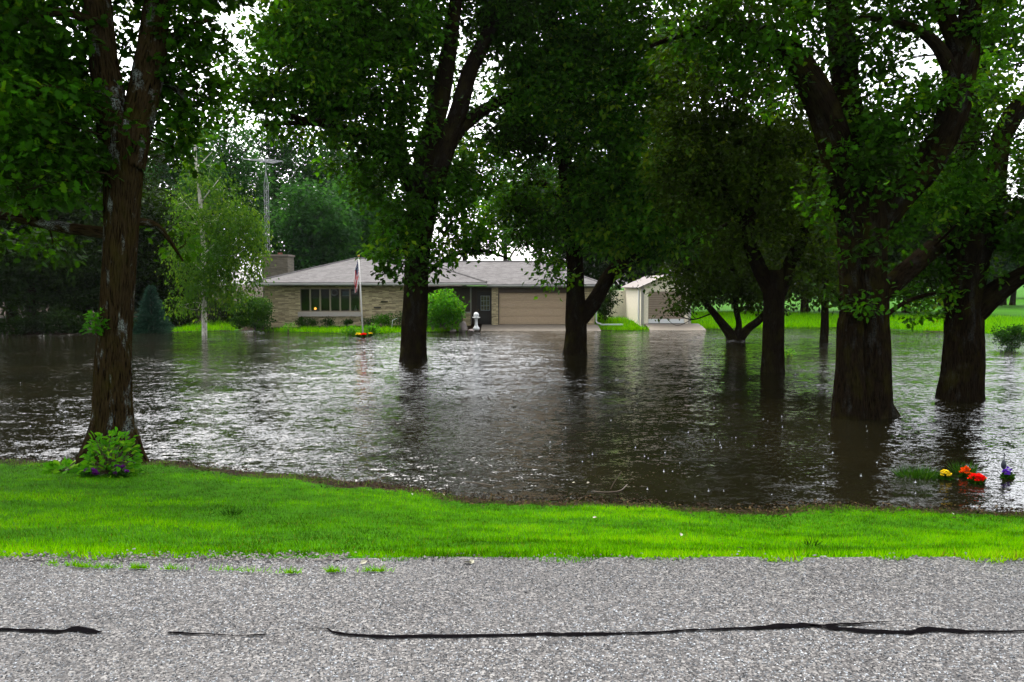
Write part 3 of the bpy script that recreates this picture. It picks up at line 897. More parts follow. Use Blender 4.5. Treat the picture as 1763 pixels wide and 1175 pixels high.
B7 = [(1290, 90, 15.4, 75, 45, 1.0, .9), (1220, 60, 15.2, 70, 45, 1.0, .9), (1390, 40, 15.8, 60, 40, .9, .8), (1350, 170, 15.8, 40, 40, .7, .5), (1500, 90, 16.2, 50, 60, .8, .8), (1490, 190, 16, 45, 40, .7, .8), (1560, 170, 16.2, 60, 36, .8, .9), (1545, 240, 16.2, 55, 45, .8, .9), (1620, 160, 15.6, 40, 26, .5, .8), (1500, 290, 15.8, 60, 40, .8), (1580, 350, 17.2, 60, 40, .9), (1540, 400, 17, 50, 30, .8), (1500, 430, 15.7, 50, 26, .5, .7),
      (1590, 470, 18.6, 40, 40, .9, 1.0), (1610, 515, 19, 30, 26, .6, .9), (1560, 540, 17.5, 22, 14, .4, .7), (1485, 520, 15.95, 36, 16, .3, .7), (1430, 500, 16.4, 22, 30, .4, .5), (1560, 20, 16, 50, 34, .7, .6), (1640, 320, 17.6, 50, 45, 1.0), (1690, 250, 16.8, 36, 40, .7, .7), (1700, 40, 16.2, 50, 40, .8, .8), (1620, 60, 16.8, 30, 30, .5, .5), (1440, 350, 16.2, 40, 40, .6, .8), (1590, 190, 17.2, 45, 40, .8, .8), (1540, 110, 17, 34, 26, .6, .6), (1660, 180, 17.6, 50, 50, .8, .8), (1600, 20, 17, 50, 36, .8, .8), (1500, 30, 17.4, 50, 50, .8, .8),
      (1460, -80, 17, 130, 60, 1.8), (1270, -60, 15.6, 120, 60, 1.6), (1640, -90, 16.6, 110, 50, 1.6, .8), (1420, 110, 17.4, 40, 60, .6, .7)]
def stub_splinters(mb):
    for k in range(16):
        a = 2 * math.pi * k / 16
        c = at(1465, 552, 16.5)
        r = .17 + .07 * rng.random()
        p = c + np.array((r * math.cos(a), r * math.sin(a), -.05))
        mb.tube([p, p + np.array((0, 0, .12 + .10 * rng.random())), p + np.array((.01, 0, .22 + .12 * rng.random()))], [.035, .025, .006], 5)
tree('oak_tree', on(1490, 716, 0), [px_limb(l) for l in T7], px_blob(B7), 'massive many-limbed oak with a broken stub, standing in the flood in front of the lawn', 'tree', tint0=-.1,  # leaf tint lowered: shade of the canopy overhead is put into the colour
     leaf=.125, lad=1.4, template=OAK, rough=.05, sides=56, group='oaks around the flooded yard', spread=.30, extra=stub_splinters)

# --- oak at the right edge
Y = 19
T8 = [[(1655, 720, Y, 48), (1655, 690, Y, 37), (1657, 640, Y, 34), (1660, 570, Y, 31), (1664, 500, Y, 30), (1670, 440, Y, 33), (1675, 400, Y, 34), (1678, 360, Y, 26)],
      [(1664, 560, 19, 16), (1700, 516, 18.8, 17), (1740, 486, 18.5, 15), (1790, 456, 18.2, 12), (1850, 420, 18, 8), (1920, 370, 17.6, 4)],
      [(1688, 430, 19, 24), (1703, 335, 19, 21), (1722, 250, 19.2, 18), (1748, 190, 19.4, 14), (1795, 140, 19.6, 9), (1840, 70, 20, 5)],
      [(1668, 420, 19, 22), (1662, 320, 19.3, 18), (1668, 220, 19.6, 15), (1690, 120, 20, 12), (1720, 20, 20.4, 9), (1745, -90, 21, 5)]]
B8 = [(1735, 330, 18.4, 50, 36, .9, .8), (1720, 395, 18.4, 46, 26, .8, .8), (1650, 340, 18.3, 46, 50, .9), (1790, 420, 18, 50, 34, .9), (1700, 110, 18.6, 45, 40, .8, .7), (1760, 60, 19, 50, 40, .9, .7), (1735, 250, 19.6, 36, 26, .6, .28), (1752, 150, 19.6, 26, 26, .5, .2), (1660, 410, 18.2, 30, 20, .4, .6), (1830, 250, 18.6, 60, 90, 1.2, .7), (1740, -60, 20, 110, 50, 1.8, .8), (1880, 340, 17.6, 80, 60, 1.4), (1700, 460, 18.6, 22, 16, .4, .4), (1690, 40, 20.5, 60, 50, 1, .8), (1750, 110, 20.4, 40, 30, .8, .5), (1755, 270, 20, 40, 30, .8, .6), (1690, 190, 20.2, 40, 60, .9, .7), (1640, 250, 20, 40, 50, .8, .8)]
tree('oak_tree', on(1655, 690, 0), [px_limb(l) for l in T8], px_blob(B8), 'thick oak with a low right-hand limb, standing beside the bright water by the floating flowers', 'tree',
     leaf=.13, lad=1.45, template=OAK, rough=.05, sides=52, group='oaks around the flooded yard', spread=.32)

# --- weeping birch at the left end of the house
TB = [[(352, 582, 43, 5), (352, 575, 43, 4.5), (351, 500, 43, 4), (350, 430, 43, 3.6), (346, 360, 43, 3), (338, 290, 43, 2.4), (334, 215, 43, 1.6)]]
for (x0, y0, x1, y1, x2, y2, dY) in [(350, 440, 390, 400, 440, 430, -.6), (348, 400, 400, 350, 448, 400, .5), (347, 380, 310, 340, 285, 380, -.5), (345, 350, 380, 305, 420, 340, -.8), (340, 310, 315, 280, 300, 330, .3), (338, 290, 365, 262, 385, 300, .4), (351, 470, 320, 440, 300, 480, -.7), (350, 450, 375, 430, 400, 480, -1.0)]:
    TB.append([(x0, y0, 43, 1.5), ((x0 + x1) / 2, (y0 + y1) / 2, 43 + dY, .8), (x1, y1, 43 + dY, .4)])
BB = [(418, 372, 42.5, 24, 20, 1.0), (436, 398, 42.3, 18, 24, .9), (398, 398, 42.2, 26, 24, 1.0), (426, 448, 42.2, 26, 22, 1.0), (440, 480, 42.4, 16, 16, .8, .8), (372, 448, 41.8, 30, 32, 1.2), (395, 500, 42, 30, 22, 1.0), (340, 492, 42, 30, 24, 1.1, .9), (312, 440, 42.4, 22, 34, 1.0, .8),
      (365, 370, 42.2, 24, 24, 1.0, .8), (330, 385, 42.6, 22, 28, .9, .7), (385, 330, 42.8, 22, 18, .8, .7), (345, 320, 42.7, 18, 26, .7, .55), (325, 272, 43, 16, 30, .6, .35), (342, 232, 43, 10, 22, .5, .4), (318, 525, 42, 26, 14, .9, .7), (365, 285, 43, 16, 24, .6, .35), (300, 350, 42.9, 16, 20, .7, .5)]
tree('birch_tree', on(352, 577, 0.02), [px_limb(l) for l in TB], px_blob(BB), 'weeping birch with a thin white trunk and lime green leaves beside the chimney', 'tree',
     leaf=.17, lad=1.5, mat=M_BIRCH, bark=M_BARKB, rough=0, sides=12, spread=.40, droop=1.6, per=20, twigs=3, cl_flat=1.7)

# --- generic tree in metres
def wood_tree(name, x, y, h, wdt, bottom, label, cat='tree', mat=M_FAR, leaf=.40, lad=.75, group=None, trunk=.28, dens=1.0, nb=9, tint0=0.0, lean=0.0, z=None):
    z0 = float(gh(np.array([x]), np.array([y]))[0]) if z is None else z
    z0 = max(z0, 0.0) - .1
    c = np.array((x, y, z0))
    limbs = [[(x, y, z0, trunk * 1.3), (x + lean * .1, y, z0 + h * .12, trunk), (x + lean * .4, y, z0 + h * .45, trunk * .7), (x + lean * .8, y, z0 + h * .75, trunk * .35), (x + lean, y, z0 + h * .95, trunk * .1)]]
    for k in range(7):
        a = 2.4 * k + rng.random()
        s = .25 + .07 * k
        r = wdt * .5 * (.9 - .5 * abs(s - .45))
        b = np.array((x + lean * s, y, z0 + h * s))
        e = b + np.array((math.cos(a) * r, math.sin(a) * r, h * .16))
        limbs.append([(*b, trunk * .4), (*((b + e) / 2 + np.array((0, 0, h * .03))), trunk * .28), (*e, trunk * .08)])
    blobs = []
    ch = h - bottom
    for k in range(nb):
        u = (k + .5) / nb
        a = 2.399 * k + rng.random() * .8
        zz = bottom + ch * (.1 + .82 * u)
        rr = wdt * .5 * math.sqrt(max(.05, 1 - (2 * u - .85) ** 2 * .8))
        br = rr * (.50 + .15 * rng.random())
        dd = (rr - br) * (.75 + .4 * rng.random())
        blobs.append((x + lean * u + dd * math.cos(a), y + dd * math.sin(a), z0 + zz, br, br, max(br * .75, ch / nb * .85), dens))
    return tree(name, c, limbs, blobs, label, cat, leaf=leaf, lad=lad, mat=mat, rough=0, sides=8, group=group, twigs=3, spread=leaf * 2.0, tint0=tint0)

def X_(px, Y): return (px - CX) / F * Y
# dark wood to the left
G1 = 'dark trees along the left bank'
for px, Y, h, wd, bot, lab in [
    (-120, 52, 22, 10, .8, 'dark shoreline tree outside the left edge of the lawn'),
    (55, 47.5, 9, 7, .0, 'low dark leafy tree at the left shore, in front of the tall dark trees'),
    (-20, 58, 24, 13, 0, 'tallest dark tree at the left edge, behind the shoreline trees'),
    (200, 57, 16, 9, 0, 'dark tree hidden mostly behind the lichened oak trunk'),
    (20, 50, 20, 10, .2, 'dark shoreline tree at the far left of the picture'),
    (95, 55, 21, 10, .3, 'tall dark tree directly left of the lichened oak trunk'),
    (150, 49, 10, 7, .0, 'lower dark tree showing just left of the lichened oak trunk'),
    (262, 53, 9.5, 7.5, .2, 'dark leafy tree directly behind the small blue spruce'),
    (300, 60, 10.5, 8, .2, 'dark green tree between the spruce and the weeping birch')]:
    wood_tree('shoreline_tree', X_(px, Y), Y, h, wd, bot, lab, mat=M_DARKFAR, leaf=.34, lad=.85, group=G1, nb=11)
# hazy trees behind the house
G2 = 'tall hazy trees behind the house'
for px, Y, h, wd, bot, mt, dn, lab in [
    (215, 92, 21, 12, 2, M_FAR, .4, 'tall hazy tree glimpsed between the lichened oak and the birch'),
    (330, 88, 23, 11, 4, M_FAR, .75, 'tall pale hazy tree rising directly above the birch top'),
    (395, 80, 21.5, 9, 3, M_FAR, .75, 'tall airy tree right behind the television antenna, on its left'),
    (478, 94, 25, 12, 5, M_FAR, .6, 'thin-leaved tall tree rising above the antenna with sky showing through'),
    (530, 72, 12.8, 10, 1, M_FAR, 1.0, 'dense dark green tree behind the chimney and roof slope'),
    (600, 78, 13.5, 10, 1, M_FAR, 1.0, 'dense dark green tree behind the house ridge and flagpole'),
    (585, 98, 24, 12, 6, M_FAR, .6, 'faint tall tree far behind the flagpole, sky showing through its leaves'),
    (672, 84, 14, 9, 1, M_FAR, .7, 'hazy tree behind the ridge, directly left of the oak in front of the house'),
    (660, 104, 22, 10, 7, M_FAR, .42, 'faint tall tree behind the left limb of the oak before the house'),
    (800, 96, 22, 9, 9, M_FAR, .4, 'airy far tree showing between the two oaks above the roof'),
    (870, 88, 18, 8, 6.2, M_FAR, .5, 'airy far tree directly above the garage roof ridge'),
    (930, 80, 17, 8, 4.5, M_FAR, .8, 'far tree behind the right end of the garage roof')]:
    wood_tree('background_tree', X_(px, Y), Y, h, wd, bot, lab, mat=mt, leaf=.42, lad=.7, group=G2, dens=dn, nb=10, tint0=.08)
# dark wood behind shed and orchard
G3 = 'dark trees behind the shed and right lawn'
for px, Y, h, wd, bot, lab in [
    (1010, 72, 17, 9, .3, 'dark tree behind the oak with the forked low trunk'),
    (1085, 68, 16, 9, 1.0, 'dark tree directly behind the shed roof'),
    (1180, 66, 19, 10, .2, 'tall dark tree behind the right half of the shed'),
    (1290, 70, 20, 12, .1, 'tall dark tree behind the many-stemmed low tree'),
    (1385, 64, 18, 10, .1, 'dark tree behind the thin young tree'),
    (1470, 68, 20, 11, .1, 'dark tree hidden mostly behind the broken-stubbed oak'),
    (1560, 66, 17, 10, .2, 'dark green tree behind the lawn between the two right-hand oaks'),
    (1620, 84, 18, 10, .4, 'dark tree standing left of the right-edge oak trunk beyond the lawn')]:
    wood_tree('background_tree', X_(px, Y), Y, h, wd, bot, lab, mat=M_DARKFAR, leaf=.38, lad=.8, group=G3, nb=11)
G4 = 'hazy trees beyond the right lawn'
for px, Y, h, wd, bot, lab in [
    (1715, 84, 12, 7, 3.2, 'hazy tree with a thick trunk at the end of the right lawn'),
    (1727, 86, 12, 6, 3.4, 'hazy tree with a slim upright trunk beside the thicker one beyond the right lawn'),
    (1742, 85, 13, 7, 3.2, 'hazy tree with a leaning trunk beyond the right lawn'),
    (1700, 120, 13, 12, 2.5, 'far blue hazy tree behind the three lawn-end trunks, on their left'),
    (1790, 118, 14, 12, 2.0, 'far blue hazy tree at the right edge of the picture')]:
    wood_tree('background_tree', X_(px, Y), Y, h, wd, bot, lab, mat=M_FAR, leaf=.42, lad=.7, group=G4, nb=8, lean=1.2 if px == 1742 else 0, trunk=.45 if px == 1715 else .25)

# ------------------------------------------------------------------ house
def box_obj(name, mat, parent, *boxes, bevel=0):
    m = MB()
    for b in boxes: m.box(*b)
    return m.build(name, mat, parent, bevel=bevel)

GZH = .22
house = thing('ranch_house', (-5, 49, GZH), 'long low stone ranch house with grey hip roof, picture window and attached garage', 'house')
ZT = 2.68
# front wall with the picture window cut out
WX0, WX1, WZ0, WZ1 = X_(517, 49), X_(620, 49), 1.08, 2.56
wall = MB()
wall.box(-15.5, WX0, 49, 49.25, GZH - .3, ZT).box(WX1, -5.6, 49, 49.25, GZH - .3, ZT).box(WX0, WX1, 49.0, 49.25, GZH - .3, WZ0).box(WX0, WX1, 49.0, 49.25, WZ1, ZT)
wall.box(-15.5, -15.25, 49.25, 58.8, GZH - .3, ZT).box(-5.85, -5.6, 49.25, 50.8, GZH - .3, ZT)
wall.box(-15.25, 5.0, 58.6, 58.8, GZH - .3, ZT)
wall.box(-1.28, -.87, 49.2, 49.6, GZH - .3, 2.6).box(3.8, 5.2, 49.2, 49.45, GZH - .3, 2.6).box(5.0, 5.2, 49.45, 58.6, GZH - .3, 2.6).box(-1.28, -1.05, 49.6, 50.8, GZH - .3, 2.6)
wall.build('wall', M_BRICK, house)
# dark projecting stones
box_obj('projecting_stone', simple('dark_stone', (.07, .055, .04), .8), house, (X_(656, 49), X_(668, 49), 48.93, 49.0, 1.68, 1.76))
box_obj('projecting_stone', MATS['dark_stone'], house, (X_(644, 49), X_(656, 49), 48.93, 49.0, 1.32, 1.40))
# recessed entry
DX0, DX1 = X_(821, 50.7), X_(846, 50.7)
entry = MB()
entry.box(-5.6, DX0 - .08, 50.8, 50.95, GZH - .3, 2.6).box(DX1 + .08, -1.28, 50.8, 50.95, GZH - .3, 2.6).box(DX0 - .08, DX1 + .08, 50.8, 50.95, 2.42, 2.6)
entry.build('entry_wall', M_BROWN, house)
box_obj('entry_post', M_FASCIA, house, (X_(809, 50.5), X_(811.5, 50.5), 50.7, 50.78, GZH - .1, 2.6))
door = MB()
wx0, wx1, wz0, wz1 = X_(828, 50.8), X_(843, 50.8), 1.12, 2.05
door.box(DX0, wx0, 50.84, 50.90, GZH, 2.36).box(wx1, DX1, 50.84, 50.90, GZH, 2.36).box(wx0, wx1, 50.84, 50.90, GZH, wz0).box(wx0, wx1, 50.84, 50.90, wz1, 2.36)
dobj = door.build('door', M_DOOR, house)
lite = MB()
for k in range(4):
    x = wx0 + (wx1 - wx0) * k / 3
    lite.box(x - .016, x + .016, 50.81, 50.838, wz0 - .02, wz1 + .02)
for k in range(4):
    z = wz0 + (wz1 - wz0) * k / 3
    lite.box(wx0 - .018, wx1 + .018, 50.806, 50.836, z - .014, z + .014)
lite.build('window_grille', M_WHITE, dobj)
box_obj('pane', M_GLASS, dobj, (wx0, wx1, 50.862, 50.87, wz0, wz1))
mbk = MB().lathe([(.028, 0), (.034, .02), (.026, .05)], (0, 0, 0), 10)
mbk.v[0] = mbk.v[0] @ np.array([[1, 0, 0], [0, 0, 1], [0, -1, 0]]).T + np.array((DX0 + .10, 50.83, 1.15))
mbk.build('handle', M_GOLD, dobj, smooth=True)
box_obj('door_frame', M_BROWN, house, (DX0 - .08, DX0 - .005, 50.78, 50.84, GZH, 2.42), (DX1 + .005, DX1 + .08, 50.78, 50.84, GZH, 2.42), (DX0 - .005, DX1 + .005, 50.78, 50.84, 2.365, 2.42))
# garage door: four rows of raised panels
GX0, GX1 = -.87, 3.80
box_obj('garage_header', M_BROWN, house, (GX0, GX1, 49.22, 49.42, 2.28, 2.6))
gd = MB()
for r in range(4):
    z0 = GZH + .06 + r * .5
    gd.box(GX0 + .02, GX1 - .02, 49.34, 49.38, z0, z0 + .492)
    for c in range(8):
        x0 = GX0 + .06 + c * (GX1 - GX0 - .08) / 8
        gd.box(x0 + .03, x0 + .50, 49.325, 49.34, z0 + .08, z0 + .42)
gd.build('garage_door', M_GDOOR, house, bevel=.006)
box_obj('garage_trim', M_DARKMETAL, house, (GX0, GX0 + .04, 49.30, 49.33, GZH, 2.27), (GX0, GX1, 49.32, 49.345, GZH + .01, GZH + .05))
# window
win = MB()
n = 6
for k in range(n + 1):
    x = WX0 + (WX1 - WX0) * k / n
    win.box(max(WX0, x - .045), min(WX1, x + .045), 49.03, 49.12, WZ0 + .06, WZ1 - .06)
win.box(WX0, WX1, 49.03, 49.12, WZ0, WZ0 + .06).box(WX0, WX1, 49.03, 49.12, WZ1 - .06, WZ1)
wobj = win.build('window', M_MULL, house)
for k in range(n):
    x0, x1 = WX0 + (WX1 - WX0) * k / n + .045, WX0 + (WX1 - WX0) * (k + 1) / n - .045
    box_obj('pane', M_GLASS, wobj, (x0, x1, 49.07, 49.078, WZ0 + .06, WZ1 - .06))
box_obj('sill', M_SILL, wobj, (WX0 - .12, WX1 + .12, 48.86, 48.998, WZ0 - .28, WZ0 - .002))
box_obj('room', M_ROOM, house, (-15.2, -5.9, 53.2, 53.3, .4, 2.66), (-15.2, -5.9, 49.3, 53.2, .30, .38))
# roofs
def hip(x0, x1, y0, y1, ze, zr, xr0, xr1, yr, th):
    v = [(x0, y0, ze), (x1, y0, ze), (x1, y1, ze), (x0, y1, ze), (xr0, yr, zr), (xr1, yr, zr)]
    v += [(x0, y0, ze - th), (x1, y0, ze - th), (x1, y1, ze - th), (x0, y1, ze - th)]
    tri = [(1, 2, 5), (3, 0, 4), (0, 0, 0)][:2]
    quad = [(0, 1, 5, 4), (2, 3, 4, 5), (0, 6, 7, 1), (1, 7, 8, 2), (2, 8, 9, 3), (3, 9, 6, 0), (6, 9, 8, 7)]
    return v, [tri, quad]
ze, zr = 2.93, 4.58
roof = MB()
roof.add(*hip(-16.1, -1.57, 48.3, 59.5, ze, zr, -10.75, -6.95, 53.9, .03))
roof.add(*hip(-7.0, 5.75, 48.85, 60.0, 2.83, 4.37, -6.0, 2.0, 54.4, .03))
robj = roof.build('roof', M_ROOF, house)
fas = MB()
fas.box(-16.06, -1.61, 48.32, 48.36, ze - .20, ze - .032).box(-16.08, -16.04, 48.36, 59.4, ze - .20, ze - .032).box(-1.64, -1.60, 48.36, 49.4, ze - .20, ze - .032)
fas.box(-16.04, -1.64, 48.36, 59.4, ze - .13, ze - .10)
fas.box(-1.598, 5.72, 48.88, 48.92, 2.63, 2.797).box(5.68, 5.72, 48.92, 59.9, 2.63, 2.797).box(-1.598, 5.68, 48.92, 59.9, 2.70, 2.73)
fas.build('fascia', M_FASCIA, house)
gut = MB()
gut.box(-16.12, -1.52, 48.22, 48.318, ze - .14, ze - .045).box(-1.50, 5.8, 48.78, 48.878, 2.70, 2.79)
gut.build('gutter', M_TRIM, house)
cap = MB()
def cap_line(a, b):
    a, b = np.array(a), np.array(b)
    cap.tube([a + (b - a) * t for t in np.linspace(0, 1, 8)], .075, 6)
for a, b in [((-16.1, 48.3, ze), (-10.75, 53.9, zr)), ((-1.57, 48.3, ze), (-6.95, 53.9, zr)), ((-10.75, 53.9, zr), (-6.95, 53.9, zr)), ((5.75, 48.85, 2.83), (2.0, 54.4, 4.37)), ((-6, 54.4, 4.37), (2.0, 54.4, 4.37))]:
    cap_line(a, b)
cap.build('ridge_cap', M_ROOF, robj)
# chimney against the left end wall
ch = MB()
cx0, cx1, cy0, cy1 = X_(453.5, 52.6), X_(497, 52.6), 52.6, 54.1
ch.box(cx0, cx1, cy0, cy1, GZH - .2, 4.68)
cho = ch.build('chimney', M_BRICKC, house)
box_obj('chimney_cap', M_CONC, cho, (cx0 - .07, cx1 + .07, cy0 - .07, cy1 + .07, 4.683, 4.80))
flue = MB().lathe([(.16, 4.803), (.16, 4.95), (.13, 4.95), (.13, 4.80)], (cx0 + 1.0, 53.3, 0), 12)
flue.build('flue', simple('clay_flue', (.30, .09, .05), .8), cho)
# downspout
ds = MB()
ds.tube([(5.30, 49.1, 2.62), (5.30, 49.12, 2.4), (5.30, 49.12, .5), (5.35, 49.0, .38), (5.55, 48.7, .34)], .045, 8)
ds.box(5.5, 6.9, 48.45, 48.75, .27, .34)
ds.build('downspout', M_TRIM, house)
# low stone planter at the entry
pl = MB().box(X_(797, 49.7), X_(810, 49.7), 49.7, 50.3, GZH - .2, .98)
plo = pl.build('planter', M_BRICK, house)
box_obj('planter_cap', M_SILL, plo, (X_(796, 49.7), X_(811, 49.7), 49.64, 50.36, .983, 1.04))

# what is seen in the window
tb = thing('side_table', (X_(543, 50.2), 50.2, .38), 'small dark side table under the glowing lamp inside the picture window', 'table')
tx = X_(543, 50.2)
box_obj('table_top', M_BROWN, tb, (tx - .3, tx + .3, 49.95, 50.45, 1.02, 1.06))
for sx in (-.26, .26):
    for sy in (50.0, 50.4):
        box_obj('leg', M_BROWN, tb, (tx + sx - .02, tx + sx + .02, sy - .02, sy + .02, .38, 1.02))
lp = thing('table_lamp', (tx, 50.2, 1.06), 'small glowing orange lamp inside the picture window', 'lamp')
MB().lathe([(.07, 1.06), (.07, 1.08), (.02, 1.10), (.02, 1.17)], (tx, 50.2, 0), 12).build('lamp_base', M_BROWN, lp)
MB().lathe([(.04, 1.17), (.07, 1.20), (.08, 1.26), (.055, 1.31), (.02, 1.33)], (tx, 50.2, 0), 14).build('lamp_shade', M_GLOW, lp, smooth=True)
M_PALE = simple('pale_ornament', (.42, .44, .42), .6, vary=.3, nscale=20)
M_TEAL = simple('teal_ornament', (.10, .22, .24), .5, vary=.5, nscale=14)
def hang_cord(mb, x, z0): mb.tube([(x, 49.22, z0), (x, 49.22, 2.5)], .004, 4)
hg = thing('wreath', (X_(576, 49.2), 49.2, 2.2), 'round pale wreath hanging in the fourth pane of the picture window', 'wreath')
t = np.linspace(0, 2 * math.pi, 25)
m = MB().tube([(X_(576, 49.2) + .19 * math.cos(a), 49.2, 2.30 + .19 * math.sin(a)) for a in t], .05, 7)
m.build('ring', M_PALE, hg, smooth=True)
m = MB(); hang_cord(m, X_(576, 49.2), 2.47); m.build('cord', M_PALE, hg)
hg = thing('window_ornament', (X_(596, 49.2), 49.2, 2.1), 'teal hanging glass ornament with pale lower rim in the fifth window pane', 'ornament')
box_obj('panel', M_TEAL, hg, (X_(590, 49.2), X_(602, 49.2), 49.18, 49.20, 2.10, 2.36))
box_obj('rim', M_PALE, hg, (X_(589.5, 49.2), X_(602.5, 49.2), 49.175, 49.205, 2.06, 2.10))
m = MB(); hang_cord(m, X_(596, 49.2), 2.36); m.build('cord', M_PALE, hg)
hg = thing('window_ornament', (X_(611, 49.2), 49.2, 2.2), 'pale hanging ornament in the last window pane, behind the flag', 'ornament')
box_obj('panel', M_PALE, hg, (X_(606, 49.2), X_(616, 49.2), 49.18, 49.20, 2.18, 2.40))
m = MB(); hang_cord(m, X_(611, 49.2), 2.40); m.build('cord', M_PALE, hg)
vz = MB().lathe([(.06, WZ0 + .062), (.09, WZ0 + .12), (.05, WZ0 + .26), (.025, WZ0 + .34), (.035, WZ0 + .38)], (X_(612, 49.2), 49.24, 0), 12)
tag(vz.build('vase', M_WHITE, None, smooth=True, origin=(X_(612, 49.2), 49.24, WZ0 + .06)), 'small slim white vase on the window ledge behind the flagpole', 'vase')

# driveway
def apron(x0, x1, ya, yb, za, zb, name):
    m = MB()
    xs_ = np.linspace(x0, x1, 25)
    v, f = [], []
    for k_, x in enumerate(xs_):
        wob = .22 * (vnoise(np.array([[x * .8, 3.1, 0]]), 61)[0] - .5)
        v += [(x, ya + wob, za), (x, (ya + yb) / 2, za + (zb - za) * .62), (x, yb, zb), (x, yb, zb - .25), (x, ya + wob, za - .15)]
    for k_ in range(24):
        a = k_ * 5
        for q_ in range(4):
            f.append((a + q_, a + 5 + q_, a + 6 + q_, a + 1 + q_))
    m.add(v, [f])
    return m.build(name, M_CONC, None)
tag(apron(-1.9, 5.4, 46.9, 49.32, -.06, GZH + .05, 'driveway'), kind='structure')

# ------------------------------------------------------------------ shed
shed = thing('garden_shed', (9.8, 50, .38), 'pale tan garden shed with gable roof and louvred door, half behind hanging leaves', 'shed')
sx0, sx1, sz, st = X_(1104, 50), X_(1189, 50), .30, 2.62
sw = MB()
dx0, dx1 = sx0 + .45, sx1 - .38
sw.box(sx0, sx0 + .1, 50.1, 57.6, sz - .2, st).box(sx1 - .1, sx1, 50.1, 57.6, sz - .2, st).box(sx0, sx1, 57.6, 57.7, sz - .2, st)
sw.box(sx0, dx0, 50, 50.1, sz - .2, st).box(dx1, sx1, 50, 50.1, sz - .2, st).box(dx0, dx1, 50, 50.1, 2.35, st)
xm, za = (sx0 + sx1) / 2, 3.32
for yy in (50.0, 57.6):
    sw.add([(sx0, yy, st), (sx1, yy, st), (xm, yy, za), (sx0, yy + .1, st), (sx1, yy + .1, st), (xm, yy + .1, za)], [[(0, 1, 2), (5, 4, 3)], [(0, 3, 4, 1), (1, 4, 5, 2), (2, 5, 3, 0)]])
sw.build('wall', M_SHED, shed)
rf_ = MB()
o = .22
for s, xe in ((-1, sx0 - o), (1, sx1 + o)):
    zz = st - o * (za - st) / (xm - sx0)
    rf_.add([(xe, 49.75, zz + .03), (xe, 57.95, zz + .03), (xm, 57.95, za + .03), (xm, 49.75, za + .03), (xe, 49.75, zz + .09), (xe, 57.95, zz + .09), (xm, 57.95, za + .09), (xm, 49.75, za + .09)],
            [[(0, 1, 2, 3), (4, 7, 6, 5), (0, 3, 7, 4), (1, 5, 6, 2), (0, 4, 5, 1), (3, 2, 6, 7)]])
rf_.build('roof', M_SHEDROOF, shed)
sd_ = MB()
for k in range(12):
    z0 = sz + .30 + k * .145
    sd_.add([(dx0 + .02, 50.05, z0), (dx1 - .02, 50.05, z0), (dx1 - .02, 50.02, z0 + .13), (dx0 + .02, 50.02, z0 + .13), (dx0 + .02, 50.09, z0), (dx1 - .02, 50.09, z0), (dx1 - .02, 50.09, z0 + .13), (dx0 + .02, 50.09, z0 + .13)],
            [[(3, 2, 1, 0), (4, 5, 6, 7), (0, 1, 5, 4), (2, 3, 7, 6), (0, 4, 7, 3), (1, 2, 6, 5)]])
do = sd_.build('door', M_SHEDDOOR, shed)
box_obj('kick_plate', M_WHITE, do, (dx0 + .02, dx1 - .02, 50.03, 50.07, sz + .02, sz + .29))
box_obj('corner_trim', M_FASCIA, shed, (sx0 - .02, sx0 + .16, 49.975, 49.998, sz - .1, st))
box_obj('corner_trim', M_FASCIA, shed, (sx1 - .16, sx1 + .02, 49.975, 49.998, sz - .1, st))
m = MB().tube([(sx0 - .05, 50.7, 2.5), (sx0 - .05, 50.7, .3)], .06, 8)
m.build('downspout', M_WHITE, shed)
box_obj('lean_to', M_SHED, shed, (sx0 - 1.3, sx0 - .002, 57.0, 57.6, .3, 2.35))
tag(apron(sx0 + .2, sx1 + .5, 47.6, 49.96, -.06, .30, 'shed_apron'), kind='structure')

# ------------------------------------------------------------------ antenna tower
Y = 56.0
tw = thing('antenna_tower', tuple(at(460, 575, Y)), 'slim galvanised lattice antenna tower rising behind the chimney', 'antenna tower')
bx, by = at(460, 400, Y)[0], Y
ztop = at(460, 298, Y)[2]
legs = [(.17 * math.cos(a), .17 * math.sin(a)) for a in (math.pi / 2 + .3, math.pi * 7 / 6 + .3, math.pi * 11 / 6 + .3)]
m = MB()
for lx, ly in legs:
    m.tube([(bx + lx, by + ly, .2), (bx + lx, by + ly, ztop - .9), (bx + lx * .15, by + ly * .15, ztop)], .018, 6)
z, k = .3, 0
while z < ztop - 1.1:
    for i in range(3):
        a, b = legs[i], legs[(i + 1) % 3]
        if k % 2: a, b = b, a
        m.tube([(bx + a[0], by + a[1], z), (bx + b[0], by + b[1], z + .38)], .009, 4, cap=False)
        m.tube([(bx + a[0], by + a[1], z), (bx + b[0], by + b[1], z)], .008, 4, cap=False)
    z += .38
    k += 1
m.tube([(bx, by, ztop - .2), (bx, by, ztop + 1.0)], .022, 6)
m.build('mast', M_METAL, tw)
m = MB()
za = ztop + .85
d = np.array((.80, -.60, -.06)); e = np.array((.60, .80, 0))
p0 = np.array((bx, by, za))
m.tube([p0 - d * 1.0, p0 + d * 1.2], .022, 6)
for k, tt in enumerate(np.linspace(-.95, 1.15, 9)):
    Ln = 1.35 - .09 * k
    m.tube([p0 + d * tt - e * Ln, p0 + d * tt + e * Ln], .011, 5)
m.tube([p0 - d * .9 - e * .9 + np.array((0, 0, .01)), p0 - d * .9 + e * .9 + np.array((0, 0, .01))], .013, 5)
m.build('antenna', M_METAL, tw)

